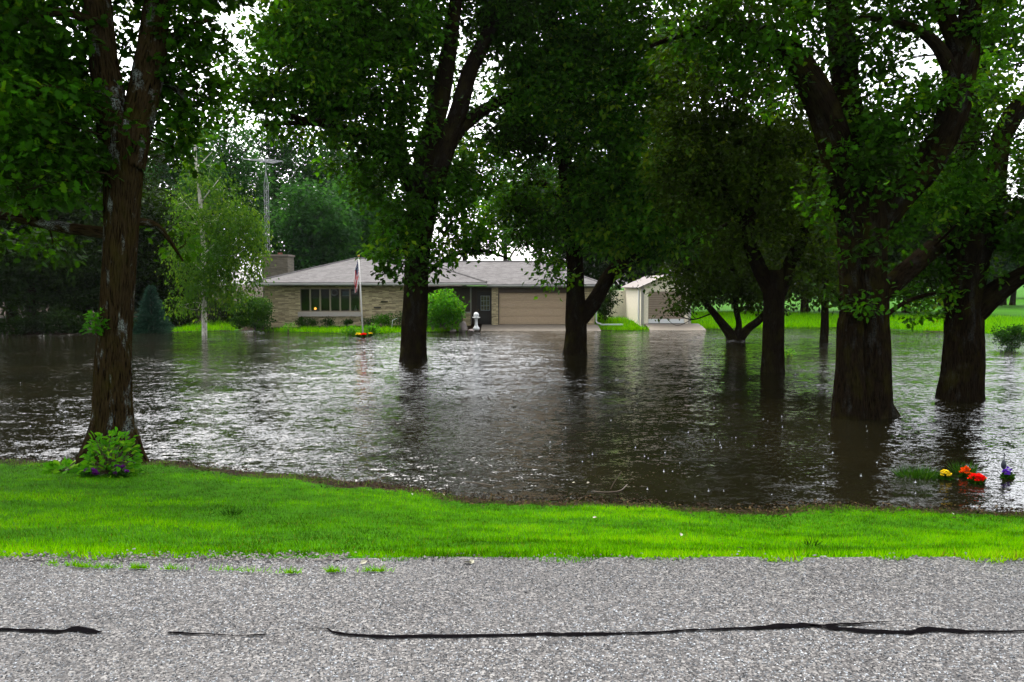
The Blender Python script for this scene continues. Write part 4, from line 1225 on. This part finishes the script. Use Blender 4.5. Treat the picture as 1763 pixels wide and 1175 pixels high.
# ------------------------------------------------------------------ flagpole and flag
Y = 43.6
pt, pb = at(617.5, 443, Y), at(625, 577, Y)
fp = thing('flagpole', tuple(pb), 'slightly leaning white flagpole with a gold ball on top', 'flagpole')
m = MB().tube([pb - (pt - pb) * .06, pb + (pt - pb) * .5, pt], [.045, .04, .032], 10)
m.build('pole', M_POLE, fp, smooth=True)
m = MB().lathe([(.001, -.075), (.05, -.055), (.075, 0), (.05, .055), (.001, .075)], tuple(pt + np.array((0, 0, .06))), 12)
m.build('finial', M_GOLD, fp, smooth=True)
g = NG('flag_cloth')
uvn = g.n('TexCoord').outputs['UV']
sp = g.n('SeparateXYZ')
g.l(uvn, sp.inputs[0])
u, v_ = sp.outputs[0], sp.outputs[1]
stripe = g.math('MODULO', g.math('FLOOR', g.math('MULTIPLY', v_, 13)), 2.0)
col = g.mix(stripe, (.62, .010, .020), (.85, .84, .82))
inx = g.math('MULTIPLY', g.math('LESS_THAN', u, .40), g.math('GREATER_THAN', v_, .4615))
def cell(s, nn, off=0.0):
    return g.math('ABSOLUTE', g.math('SUBTRACT', g.math('FRACT', g.math('ADD', g.math('MULTIPLY', s, nn), off)), .5))
su, sv = cell(u, 15), cell(v_, 9.3)
star = g.math('LESS_THAN', g.math('ADD', g.math('MULTIPLY', su, su), g.math('MULTIPLY', sv, sv)), .055)
cant = g.mix(star, (.012, .022, .11), (.8, .8, .8))
col = g.mix(inx, col, cant)
M_FLAG = g.done(g.bsdf(col, .7, .2))
nu, nv = 40, 26
fv, fuv, ff = [], [], []
for i in range(nu + 1):
    for j in range(nv + 1):
        u, v = i / nu, j / nv                 # u: hoist -> fly, v: bottom -> top
        hold = np.array(pt + (pb - pt) * (.035 + .20 * (1 - v)))
        fall = u * 1.28
        x = hold[0] - .05 - .16 * min(1, u * 2.2) * (.55 + .45 * math.sin(v * 9.0 + 1.2 * u)) - .06 * u
        y = hold[1] - .02 + .09 * min(1, u * 3) * math.cos(v * 17.0 + 2.0 * u)
        z = hold[2] - fall * (.78 + .22 * v) - .05 * u * math.sin(v * 7)
        fv.append((x, y, z)); fuv.append((u, v))
for i in range(nu):
    for j in range(nv):
        a = i * (nv + 1) + j
        ff.append((a, a + nv + 1, a + nv + 2, a + 1))
fv = np.array(fv)
fo = link('flag', build_mesh('flag', fv - np.array(pt), [np.array(ff)], M_FLAG, smooth=True, uv=fuv), None, tuple(pt))
sm = fo.modifiers.new('cloth', 'SOLIDIFY'); sm.thickness = .006
tag(fo, 'American flag hanging limp down the white flagpole', 'flag')

# ------------------------------------------------------------------ shrubs and garden things
def shrub(name, px, py, Y, rx, ry, rz, label, mat=M_SHRUB, leaf=.12, lad=2.2, nb=5, template=KITE, cat='shrub', tint0=0.0, group=None, droop=.1, stems=6):
    """px, py: middle of its foot; rx, ry (height/2) in px"""
    k = Y / F
    base = at(px, py, Y)
    w_, h_ = rx * k, 2 * ry * k
    root = thing(name, tuple(base), label, cat, group)
    bl = [(base[0], Y, base[2] + h_ * .5, w_ * .72, rz * .72, h_ * .46, 1)]
    for i in range(nb):
        a = 2 * math.pi * i / nb + rng.random()
        q = .35 + .4 * rng.random()
        bl.append((base[0] + w_ * .55 * math.cos(a), Y + rz * .55 * math.sin(a), base[2] + h_ * q, w_ * .42, rz * .42, h_ * .30, 1))
    V, Fc, T, ends = crown_leaves(bl, leaf, lad, template, 16, max(.10, leaf * 1.5), droop, tint0=tint0)
    V[:, 2] = np.maximum(V[:, 2], base[2] - .02)
    m = MB()
    for i in range(stems):
        a = 2 * math.pi * i / stems
        e = base + np.array((w_ * .5 * math.cos(a), rz * .5 * math.sin(a), h_ * .75))
        md = base + (e - base) * np.array((.35, .35, .55))
        m.tube([base + np.array((.04 * math.cos(a), .04 * math.sin(a), -.05)), md, e], [.02, .014, .005], 5, cap=False)
    m.build('stem', M_TWIG, root)
    link('foliage', build_mesh('foliage', V - base, Fc, mat, {'tint': T}), root)
    return root

shrub('garden_bush', 440, 567, 47, 36, 29, 1.2, 'big rounded green bush at the left corner of the house', M_SHRUB, .15, 1.8, 7, tint0=.12)
shrub('garden_bush', 766, 566, 46.2, 34, 32, 1.1, 'large bright lime green bush beside the house entry', M_LIME, .17, 1.7, 7, tint0=-.12)
GS = 'low shrubs under the picture window'
shrub('low_shrub', 528, 564, 48.2, 22, 9, .45, 'widest low green shrub, under the left end of the picture window', M_SHRUB, .08, 3, 5, group=GS)
shrub('low_shrub', 565, 563, 48.3, 15, 7.5, .4, 'low dark shrub below the middle of the picture window', M_SHRUB, .08, 3, 4, group=GS, tint0=-.15)
shrub('low_shrub', 597, 563, 48.3, 13, 7.5, .4, 'low dark shrub below the right end of the picture window', M_SHRUB, .08, 3, 4, group=GS, tint0=-.18)
shrub('low_shrub', 636, 564, 48.2, 14, 8, .4, 'low dark shrub just right of the flagpole against the stone wall', M_SHRUB, .08, 3, 4, group=GS, tint0=-.12)
shrub('low_shrub', 660, 565, 48.0, 22, 12, .5, 'yellow green shrub between the flagpole and the oak in the water', M_LIME, .09, 2.5, 5, group=GS, tint0=-.25)
shrub('low_shrub', 690, 566, 47.6, 14, 14, .4, 'upright green shrub close to the left of the oak before the house', M_SHRUB, .10, 2.2, 4, group=GS, tint0=.1)
shrub('low_shrub', 412, 566, 46.2, 18, 9, .5, 'low blue green plants at the foot of the big rounded bush, on its left', M_SHRUB, .10, 2.4, 4, tint0=.05, group=GS)
shrub('low_shrub', 452, 567, 46, 16, 7, .4, 'low leafy clump at the foot of the big rounded bush, on its right', M_SHRUB, .10, 2.4, 4, tint0=.1, group=GS)
shrub('ornamental_plant', 496, 574, 45.2, 9, 8, .3, 'small yellow green drooping plant at the water edge left of the low shrubs', M_LIME, .09, 2.2, 4, tint0=.1, cat='plant')
shrub('day_lily', 603, 577, 44.2, 17, 6, .4, 'bright green clump of day lilies left of the flagpole foot', M_LIME, .13, 2.6, 5, tint0=-.2, cat='plant', droop=-.6)
shrub('day_lily', 638, 575, 44.4, 16, 6.5, .4, 'bright green clump of day lilies right of the flagpole foot', M_LIME, .13, 2.6, 5, tint0=-.3, cat='plant', droop=-.6)
shrub('evergreen_shrub', 1042, 556, 52, 21, 30, .8, 'dark upright evergreen between the garage and the shed', M_DARKFAR, .16, 2.0, 6, tint0=.25)
shrub('flooded_bush', 1738, 606, 33, 28, 22, .65, 'round dark green bush standing in the water at the right edge', M_SHRUB, .10, 2.6, 6, tint0=-.22)
shrub('low_shrub', 745, 567, 45.6, 10, 7, .3, 'small pale green plant at the water edge right of the oak before the house', M_LIME, .12, 2, 3, tint0=-.3)
shrub('low_shrub', 778, 567, 45.6, 9, 5, .3, 'small round light green plant in front of the lime green bush', M_LIME, .09, 2.4, 3, tint0=-.2)
shrub('water_sprig', 1357, 614, 30.5, 5, 5, .12, 'tiny bright green sprig sticking out of the water beside the V-forked tree', M_LIME, .10, 1.6, 2, cat='plant', stems=3)

GU = 'dark undergrowth along the left shore'
for px, py, Y, rx, ry, lab in [(-60, 577, 44.2, 50, 20, 'dark undergrowth bush at the left edge of the shore'), (30, 577, 44.0, 46, 17, 'dark wide undergrowth bush at the far left shore'), (95, 576, 44.4, 40, 22, 'tall dark undergrowth bush on the left shore'),
                               (150, 576, 44.8, 34, 16, 'dark undergrowth bush on the shore just left of the lichened oak'), (205, 575, 45.2, 34, 19, 'dark undergrowth bush behind the lichened oak trunk'), (312, 566, 49.5, 34, 22, 'dark undergrowth bush between the spruce and the birch trunk'), (385, 563, 51, 34, 22, 'dark undergrowth bush behind the birch trunk')]:
    shrub('undergrowth_bush', px, py, Y, rx, ry, 1.0, lab, M_DARKFAR, .20, 1.6, 6, group=GU, tint0=-.05)

# blue spruce
Y = 45.5
b = at(262, 574, Y)
sr = thing('blue_spruce', tuple(b), 'small blue green spruce at the water edge, right of the lichened oak trunk', 'tree')
MB().tube([b, b + np.array((0, 0, 2.9))], [.07, .01], 8).build('trunk', M_BARK, sr)
ps, ds, ns = [], [], []
for k in range(900):
    u = rng.random() ** 1.4
    a = rng.random() * 6.283
    R = (1.22 * (1 - u) ** .85 + .04) * (.62 + .62 * float(vnoise(np.array([[3 * math.cos(a), 3 * math.sin(a), 9 * u]]), 81)[0]))
    zz = .08 + 2.55 * u
    for q in np.linspace(.25, 1, 9):
        ps.append(b + np.array((R * q * math.cos(a), R * q * math.sin(a), zz - .28 * q * R + .12 * q * q)) + rng.normal(size=3) * .04)
        ds.append((math.cos(a) + rng.normal() * .5, math.sin(a) + rng.normal() * .5, .25 + rng.normal() * .4))
        ns.append(rng.normal(size=3) + np.array((0, 0, .6)))
ps = np.array(ps); ps[:, 2] = np.maximum(ps[:, 2], b[2] + .02)
V, Fc, k = leaves(ps, np.array(ds), np.array(ns), .11 + .10 * rng.random(len(ps)), (KITE[0] * np.array((.55, 1, 1)), KITE[1]))
link('crown', build_mesh('crown', V - b, Fc, M_SPRUCE, {'tint': np.repeat(np.clip(rng.normal(.5, .2, len(ps)), 0, 1), k)}), sr)

# gazing globe on its pedestal
Y = 46.8
b = at(820, 566, Y)
gz = thing('gazing_globe', tuple(b), 'white gazing globe on a birdbath pedestal before the front door', 'garden ornament')
MB().lathe([(.20, -.1), (.20, .05), (.14, .10), (.10, .18), (.08, .45), (.10, .58), (.13, .61)], tuple(b), 20).build('pedestal', M_WHITE, gz, smooth=True)
MB().lathe([(.12, .60), (.20, .63), (.25, .67), (.24, .69), (.15, .66), (.02, .655)], tuple(b), 22).build('basin', M_WHITE, gz, smooth=True)
MB().lathe([(.16 * math.sin(a) + .0005, .82 - .16 * math.cos(a)) for a in np.linspace(0.02, math.pi - .02, 13)], tuple(b), 20).build('globe', M_WHITE, gz, smooth=True)
# rocks
def rock(px, py, Y, rx, rz, label, group=None):
    c = at(px, py, Y)
    m = MB()
    n1, n2 = 9, 14
    v, f = [], []
    for i in range(n1 + 1):
        for j in range(n2):
            a, t_ = 2 * math.pi * j / n2, math.pi * i / n1
            v.append((math.sin(t_) * math.cos(a), math.sin(t_) * math.sin(a), math.cos(t_)))
    v = np.array(v)
    v *= (.7 + .6 * vnoise(v * 1.6 + px, 4))[:, None]
    v[:, :2] *= (1.15 - .45 * v[:, 2:3])
    v = v * np.array((rx, rx * .9, rz)) + c + np.array((0, 0, rz * .6))
    for i in range(n1):
        for j in range(n2):
            f.append((i * n2 + j, (i + 1) * n2 + j, (i + 1) * n2 + (j + 1) % n2, i * n2 + (j + 1) % n2))
    m.add(v, [f])
    tag(m.build('garden_rock', M_ROCK, None, origin=tuple(c)), label, 'rock', group)
rock(797, 569, 46.3, .22, .34, 'pointed pinkish rock left of the gazing globe', 'rocks by the house entry')
rock(780, 571, 46.0, .16, .10, 'low rusty rock at the water edge below the lime bush', 'rocks by the house entry')
rock(811, 571, 46.2, .17, .09, 'low rusty rock in front of the gazing globe pedestal', 'rocks by the house entry')
# small white post light under the shrubs
m = MB().tube([at(674, 566, 46.6) + np.array((0, 0, -.1)), at(676, 552, 46.6), at(684, 548, 46.6)], .012, 6)
o = m.build('garden_stake', M_WHITE, None, origin=tuple(at(674, 566, 46.6)))
tag(o, 'thin white bent garden stake left of the oak before the house', 'garden stake')

# flowers --------------------------------------------------------------
def flower_mass(name, c, r, petal, label, cat='flowers', nh=14, head=.05, grassy=False, group=None, plants=True, hz=.6, leafmat=M_SHRUB, leafsize=.07):
    root = thing(name, tuple(c), label, cat, group)
    c = np.array(c)
    q = inside(nh, .9)
    q[:, 2] = np.abs(q[:, 2])
    heads = c + q * np.array((r, r * .8, r * hz)) + np.array((0, 0, .05))
    ps, ds, ns = [], [], []
    for hc in heads:
        for k in range(26):
            d = rng.normal(size=3); d[2] = abs(d[2]) * .8 + .1
            d /= np.linalg.norm(d)
            ps.append(hc); ds.append(d); ns.append(rng.normal(size=3) + np.array((0, 0, 1.5)))
    ps = np.array(ps)
    V, Fc, k = leaves(ps, np.array(ds), np.array(ns), head * (.7 + .6 * rng.random(len(ps))), OVAL)
    link('blossom', build_mesh('blossom', V - c, Fc, petal), root)
    n = 160
    q = inside(n, .5) * np.array((r * .95, r * .8, r * .45))
    P = c + q + np.array((0, 0, r * .12)); P[:, 2] = np.maximum(P[:, 2], c[2] - .01)
    V, Fc, k = leaves(P, rng.normal(size=(n, 3)), rng.normal(size=(n, 3)) * .5 + np.array((0, 0, 1)), leafsize * (.6 + .8 * rng.random(n)), OVAL)
    link('foliage', build_mesh('foliage', V - c, Fc, leafmat, {'tint': np.repeat(np.clip(rng.normal(.4, .2, n), 0, 1), k)}), root)
    m = MB()
    for hc in heads[::2]:
        m.tube([c + np.array((0, 0, -.15)), (c + hc) / 2 + np.array((0, 0, -.02)), hc], [.008, .006, .004], 5)
    m.build('stem', M_TWIG, root)
    return root
def wz(px, py): return on(px, py, 0.0)
flower_mass('red_flowers', wz(1682, 832), .10, M_RED, 'bright red mums standing in the flood water', nh=24, head=.038)
flower_mass('orange_flowers', wz(1662, 822), .065, M_ORANGE, 'orange marigolds in the water behind the red mums', nh=14, head=.032, hz=1.4)
flower_mass('yellow_flowers', wz(1627, 825), .068, M_YELLOW, 'yellow flowers in the water between the grass clump and the red mums', nh=13, head=.034, hz=.9)
flower_mass('purple_flowers', wz(1734, 823), .055, M_PURPLE, 'purple pansies in the water at the right edge', nh=12, head=.028, hz=1.6)
stk = thing('garden_stake', tuple(wz(1727, 822)), 'dark metal garden stake rising from the water beside the purple pansies', 'garden stake')
c = wz(1727, 822)
MB().tube([c + np.array((0, 0, -.2)), c + np.array((0, 0, .16)), c + np.array((.004, 0, .36))], [.010, .009, .004], 6).build('rod', M_DARKMETAL, stk)
MB().lathe([(.003, .11), (.03, .14), (.036, .19), (.02, .24), (.003, .27)], tuple(c), 10).build('ornament', M_DARKMETAL, stk, smooth=True)
flower_mass('yellow_flowers', on(617, 579, .05), .12, M_YELLOW, 'yellow flowers at the water edge left of the flagpole foot', nh=6, head=.08, leafsize=.08)
flower_mass('yellow_flowers', on(637, 578, .05), .11, M_YELLOW, 'yellow flowers at the water edge right of the flagpole foot', nh=5, head=.07, leafsize=.08)
flower_mass('red_flowers', on(626, 580, .03), .14, M_RED, 'dull red flowers right at the flagpole foot', nh=6, head=.09, leafsize=.10)

# grass clumps standing in the water
def grass_clump(name, c, r, h, n, label, mat=M_SHRUB, group=None, tint=.55):
    c = np.array(c)
    a = rng.random(n) * 6.283
    q = np.sqrt(rng.random(n)) * r
    P = c + np.stack((q * np.cos(a), q * .7 * np.sin(a), 0 * q - .04), -1)
    D = np.stack((np.cos(a) * .8 * q / r + rng.normal(0, .3, n), np.sin(a) * .6 * q / r + rng.normal(0, .3, n), np.ones(n)), -1)
    V, Fc, k = leaves(P, D, rng.normal(size=(n, 3)), h * (.5 + .7 * rng.random(n)), (BLADE[0] * np.array((.55, 1, 1)), BLADE[1]))
    T = np.repeat(np.clip(rng.normal(tint, .2, n), 0, 1), k)
    return tag(link(name, build_mesh(name, V - c, Fc, mat, {'tint': T}), None, tuple(c)), label, 'grass clump', group)
GC = 'grass clumps standing in the flood'
grass_clump('grass_clump', wz(1580, 820), .26, .20, 420, 'widest grass clump in the flood, left of the yellow flowers', group=GC)
grass_clump('grass_clump', wz(1600, 822), .20, .14, 200, 'low grass clump touching the left side of the yellow flowers', group=GC)
grass_clump('grass_clump', wz(1660, 814), .14, .22, 240, 'upright grass clump behind the orange marigolds', group=GC)
grass_clump('grass_clump', wz(1546, 752), .14, .09, 60, 'tiny grass tuft in the dark water in front of the broken-stubbed oak', group=GC)
grass_clump('weed_clump', on(400, 879, .55), .10, .09, 90, 'dark broad weed in the left part of the roadside grass', tint=.0)
grass_clump('weed_clump', on(1396, 929, .85), .06, .08, 50, 'small dark weed in the right part of the roadside grass', tint=.05)
grass_clump('weed_clump', on(1460, 955, 1.0), .20, .09, 130, 'spreading weed rosette near the road edge, right part', tint=.35)

# plants at the foot of the lichened oak
def leafy_plant(name, c, r, h, n, leaf, mat, label, cat='plant', tint=.5, template=OVAL, shape=1.0):
    c = np.array(c)
    root = thing(name, tuple(c), label, cat)
    q = inside(n, .45); q[:, 2] = np.abs(q[:, 2])
    q *= (.55 + .95 * vnoise(q * 2.6 + 9.0, 41))[:, None]
    P = c + q * np.array((r, r * .75, h))
    D = q * np.array((1, 1, .5)) + rng.normal(size=(n, 3)) * .35
    N = rng.normal(size=(n, 3)) * .4 + np.array((0, -.35, 1))
    V, Fc, k = leaves(P, D, N, leaf * (.6 + .7 * rng.random(n)), template)
    link('foliage', build_mesh('foliage', V - c, Fc, mat, {'tint': np.repeat(np.clip(rng.normal(tint, .22, n), 0, 1), k)}), root)
    m = MB()
    for p in P[::5]:
        m.tube([c, (c + p) / 2 + np.array((0, 0, .02)), p], [.008, .006, .003], 5, cap=False)
    m.build('stem', M_TWIG, root)
    return root
c0 = on(207, 806, .16) + np.array((.03, -.35, 0))
lp_ = leafy_plant('leafy_plant', c0, .38, .56, 420, .10, M_LIME, 'bright lime green leafy plant at the foot of the lichened oak', tint=.45)
flower_mass('plum_flowers', c0 + np.array((-.12, -.30, .0)), .11, M_PLUM, 'dark purple flowers under the lime green plant, on its left', nh=10, head=.035, hz=.7)
flower_mass('plum_flowers', c0 + np.array((.25, -.24, .02)), .11, M_PLUM, 'dark purple flowers under the lime green plant, on its right', nh=10, head=.035, hz=.9)
leafy_plant('hosta', on(108, 812, .12), .22, .10, 60, .12, M_LIME, 'small striped hosta left of the lichened oak foot', tint=.55)
# sprout growing from the bark
c1 = at(166, 572, 11.95)
leafy_plant('trunk_sprout', c1, .17, .34, 130, .09, M_LIME, 'green leaf sprout growing from the left side of the lichened oak trunk', tint=.05)

# ------------------------------------------------------------------ roadside grass (nobody could count it)
n = 430000
gxs = rng.uniform(-11.5, 11.5, n)
s = shore(gxs)
u = rng.random(n)
gys = EDGE - .11 + (s - EDGE + .06) * u ** 1.15
keep = np.abs(gxs) < gys * .72 + 2.2
bare = np.clip((gys - (s - .55 - .5 * np.clip(1 - np.abs(gxs + 2.4) / 3.4, 0, 1))) / .6, 0, 1) * (.70 + .9 * (vnoise(np.stack((gxs * 2.2, gys * 2.2, 0 * gxs), -1), 12) - .3))
keep &= rng.random(n) > np.clip(bare, 0, .93)
edge_n = vnoise(np.stack((gxs * 3.1, 0 * gxs, 0 * gxs), -1), 14)
edge_n = .6 * edge_n + .4 * vnoise(np.stack((gxs * 11, 0 * gxs, 0 * gxs), -1), 15)
keep &= gys > EDGE - .11 + .20 * edge_n + .05 * (gxs < -.8)
gxs, gys = gxs[keep], gys[keep]
n = len(gxs)
gzs = np.maximum(gh(gxs, gys), np.where(gys < EDGE + .05, ROADZ - .012, -9))
lush = fbm(np.stack((gxs * .7, gys * 1.5, 0 * gxs), -1), 16)
fine_ = fbm(np.stack((gxs * 6, gys * 6, 0 * gxs), -1), 18)
hgt = (.022 + .026 * rng.random(n)) * (.6 + .8 * lush) * (1 + .5 * np.clip(1 - (gys - EDGE) / .7, 0, 1))
D = np.stack((rng.normal(0, .45, n), rng.normal(0, .45, n), np.ones(n)), -1)
Nn = rng.normal(size=(n, 3)) + np.array((0, -.6, .5))
V, Fc, k = leaves(np.stack((gxs, gys, gzs - .005), -1), D, Nn, hgt, (BLADE[0] * np.array((1.15, 1, 1)), BLADE[1]))
tn = np.clip(.10 + 1.35 * (lush - .30) + .8 * (fine_ - .5) + rng.normal(0, .16, n) + .15 * np.clip(1 - (gys - EDGE) / 1.2, 0, 1) - .22 * np.clip((gys - shore(gxs) + 1.4) / 1.4, 0, 1), 0, .95)
tn = np.where(rng.random(n) < .02 + .10 * np.clip(vnoise(np.stack((gxs * 3.3, gys * 3.3, 0 * gxs), -1), 71) - .55, 0, 1), 1.0, tn)
tag(link('roadside_grass', build_mesh('roadside_grass', V, Fc, M_GRASS, {'tint': np.repeat(tn, k)})), 'short bright green grass on the bank between the road and the flood', 'grass', kind='stuff')
# loose gravel along the road edge
n = 2600
xs = rng.uniform(-7, 6, n)
xs = np.where(rng.random(n) < .7, -1 - np.abs(rng.normal(0, 2.6, n)), xs)
P = np.stack((xs, EDGE + .01 + rng.normal(0, .045, n), np.full(n, ROADZ + .002)), -1)
oct_v = np.array([(1, 0, 0), (-1, 0, 0), (0, 1, 0), (0, -1, 0), (0, 0, .8), (0, 0, -.4)])
oct_f = np.array([(0, 2, 4), (2, 1, 4), (1, 3, 4), (3, 0, 4), (2, 0, 5), (1, 2, 5), (3, 1, 5), (0, 3, 5)])
sz_ = .004 + .008 * rng.random(n) ** 2
V = (P[:, None] + sz_[:, None, None] * oct_v[None] * (.6 + .8 * rng.random((n, 6, 1)))).reshape(-1, 3)
gg = NG('gravel_stone')
cc_ = gg.ramp(gg.attr('tint').outputs['Fac'], [(0, (0.0228, 0.02052, 0.01824)), (.5, (0.0855, 0.0741, 0.06555)), (1, (0.1938, 0.1767, 0.1596))])
M_GRAVEL = gg.done(gg.bsdf(cc_, .7, .3))
tag(link('gravel', build_mesh('gravel', V, [(oct_f[None] + (np.arange(n) * 6)[:, None, None]).reshape(-1, 3)], M_GRAVEL, {'tint': np.repeat(rng.random(n), 6)})), 'loose pale gravel along the edge of the road', 'gravel', kind='stuff')
# tufts in the crack along the left road edge
n = 900
tuft = [(94, 970), (120, 974), (143, 977), (182, 978), (238, 979), (294, 980), (318, 981), (384, 982), (429, 984), (473, 987), (503, 987), (575, 985), (645, 984)]
cl = rng.choice(len(tuft), n, p=(lambda q_: q_ / q_.sum())(rng.random(len(tuft)) ** 1.6 + .08))
tw_ = .012 + .05 * rng.random(len(tuft))
P = np.array([on(*tuft[i], ROADZ) for i in cl]) + np.stack((rng.normal(0, 1, n) * tw_[cl], rng.normal(0, .007, n), 0 * cl), -1)
P[:, 2] = ROADZ
V, Fc, k = leaves(P, np.stack((rng.normal(0, .7, n), rng.normal(0, .6, n), np.ones(n)), -1), rng.normal(size=(n, 3)), .028 * (.5 + rng.random(n)), (BLADE[0] * 1.3, BLADE[1]))
tag(link('crack_grass', build_mesh('crack_grass', V, Fc, M_GRASS, {'tint': np.repeat(np.clip(rng.normal(.6, .2, n), 0, 1), k)})), 'short grass tufts in the crack along the road edge', 'grass', kind='stuff')
# lawn by the house and at the right
n = 90000
xs = rng.uniform(-20, 36, n)
fs = fshore(xs)
ysl = fs + .05 + rng.random(n) ** 1.6 * 16
keep = ~((xs > -17) & (xs < 5.4) & (ysl > 47.0)) & ~((xs > sx0 - .2) & (xs < sx1 + .4) & (ysl > 48.4))
xs, ysl = xs[keep], ysl[keep]
n = len(xs)
P = np.stack((xs, ysl, gh(xs, ysl) - .01), -1)
V, Fc, k = leaves(P, np.stack((rng.normal(0, .4, n), rng.normal(0, .4, n), np.ones(n)), -1), rng.normal(size=(n, 3)) + np.array((0, -.6, .5)), .10 * (.5 + rng.random(n)), (BLADE[0] * 2.6, BLADE[1]))
tag(link('lawn_grass', build_mesh('lawn_grass', V, Fc, M_GRASS, {'tint': np.repeat(np.clip(rng.normal(.55, .2, n), 0, .93), k)})), 'mown lawn grass around the house and shed', 'grass', kind='stuff')

# leaf litter along the water line
n = 9000
xs = rng.uniform(-9, 9, n)
s = shore(xs)
d = np.where(rng.random(n) < .02, np.abs(rng.normal(0, 2.2, n)), rng.normal(0, .28, n))
P = np.stack((xs, s - .12 + d, 0 * xs), -1)
P[:, 2] = np.maximum(gh(P[:, 0], P[:, 1]), 0) + .012
keep = (vnoise(np.stack((xs * 1.1, 0 * xs, 0 * xs), -1), 22) > .3) & ((P[:, 1] < s + .18) | (rng.random(n) < .012))
P = P[keep]; n = len(P)
V, Fc, k = leaves(P, rng.normal(size=(n, 3)) * np.array((1, 1, .2)), rng.normal(size=(n, 3)) * .25 + np.array((0, 0, 1)), .035 * (.4 + 1.1 * rng.random(n)), OVAL)
tag(link('leaf_litter', build_mesh('leaf_litter', V, Fc, M_LITTER, {'tint': np.repeat(np.clip(rng.random(n) ** 2.4, 0, .80), k)})), 'brown leaf litter washed up along the water line', 'leaf litter', kind='stuff')
# pale leaves lying on the grass and floating
fl = [(392, 828, 0), (620, 971, 1), (813, 969, 1), (809, 971, 1), (1020, 891, 1), (985, 831, 0), (1010, 832, 0), (1002, 857, 0), (1172, 923, 1), (1240, 876, 1), (1282, 945, 1), (710, 852, 1), (765, 853, 1), (1642, 886, 1), (1014, 872, 1)]
gg = NG('pale_leaf')
M_PALELEAF = gg.done(gg.bsdf((.19, .18, .12), .6))
proto = None
for i, (px, py, dry) in enumerate(fl):
    p = on(px, py, .02)
    if dry:
        for _ in range(12):
            p = on(px, py, max(.02, float(gh(np.array([p[0]]), np.array([p[1]]))[0]) + .05))
    if proto is None:
        V, Fc, k = leaves(np.zeros((1, 3)), np.array([(1, .2, .2)]), np.array([(0, -.5, 1)]), np.array([.05]), OVAL)
        o = link('fallen_leaf', build_mesh('fallen_leaf', V, Fc, M_PALELEAF), None, tuple(p))
        proto = o
    else:
        o = proto.copy(); C.objects.link(o); o.location = tuple(p)
    o.rotation_euler = (0, 0, rng.random() * 6)
    tag(o, 'pale fallen leaf lying on the roadside grass' if dry else 'pale fallen leaf floating near the water line', 'fallen leaf', 'pale leaves on the grass' if dry else 'pale leaves floating on the flood')
# twigs in the water
def twig(pts, label):
    P = [on(px, py, 0) + np.array((0, 0, z)) for px, py, z in pts]
    m = MB().tube(spline(P, 5), .007, 6)
    tag(m.build('fallen_twig', M_TWIG, None, origin=tuple(P[0])), label, 'twig', 'twigs at the water line')
twig([(1050, 842, -.02), (1058, 842, .10), (1070, 842, .24)], 'thin twig sticking up out of the shallow water')
twig([(1020, 846, .0), (1045, 849, .01), (1068, 846, .01), (1080, 842, .06)], 'crooked twig lying in the shallow water')
twig([(800, 830, 0), (825, 834, .01), (850, 838, .01)], 'dark twig lying at the water line below the bright reflection')

# ------------------------------------------------------------------ rain splashes
m = MB()
m.lathe([(.034, -.004), (.020, .006), (.009, .016), (.0055, .035), (.004, .055), (.0012, .07)], (0, 0, 0), 8)
nf = sum(len(f) for f in m.f)
for rr, hh in ((.085, .006), (.15, .004)):
    m.lathe([(rr - .022, -.003), (rr - .010, hh * .6), (rr, hh), (rr + .010, hh * .6), (rr + .022, -.003)], (0, 0, 0), 20)
fc = [f for f in m.f]
mi, cnt = [], 0
order = sum(len(f) for f in fc)
mi = np.array([0] * nf + [1] * (order - nf))
sp0 = link('rain_splash', build_mesh('rain_splash', np.concatenate(m.v), fc, [M_SPLASH, M_WATER], smooth=True, mat_idx=mi))
spots = [(1147, 846), (1246, 846), (1220, 846), (1365, 845), (1576, 831), (1576, 850), (1510, 797), (1145, 757), (1145, 780), (1094, 771), (1298, 768), (1240, 767), (1267, 754), (1410, 733), (1347, 736), (1346, 718), (1143, 812), (1116, 790), (1020, 783), (1158, 812), (1185, 745), (1322, 725), (113, 778), (70, 784), (110, 726), (1255, 720)]
while len(spots) < 84:
    spots.append((rng.uniform(940, 1620), rng.uniform(640, 860)) if rng.random() < .75 else (rng.uniform(0, 160), rng.uniform(640, 790)))
for i, (px, py) in enumerate(spots):
    p = wz(px, py)
    if p[1] < float(shore(np.array([p[0]]))[0]) + .3: continue
    o = sp0 if i == 0 else sp0.copy()
    if i: C.objects.link(o)
    o.location = tuple(p)
    k = .28 + .34 * rng.random()
    o.scale = (k, k, k * (.6 + .7 * rng.random()))
    tag(o, 'small white raindrop splash on the dark flood water', 'rain splash', 'rain splashes on the flood')

# ------------------------------------------------------------------ haze: rain-laden air round the whole place
g = NG('rain_haze')
pv = g.n('VolumePrincipled')
pv.inputs['Color'].default_value = (.86, .93, .95, 1)
pv.inputs['Density'].default_value = .00007
g.l(pv.outputs[0], g.out.inputs['Volume'])
hz = MB().box(-430, 430, -40, 710, -2.0, 32.0).build('haze', g.m)
tag(hz, kind='stuff')
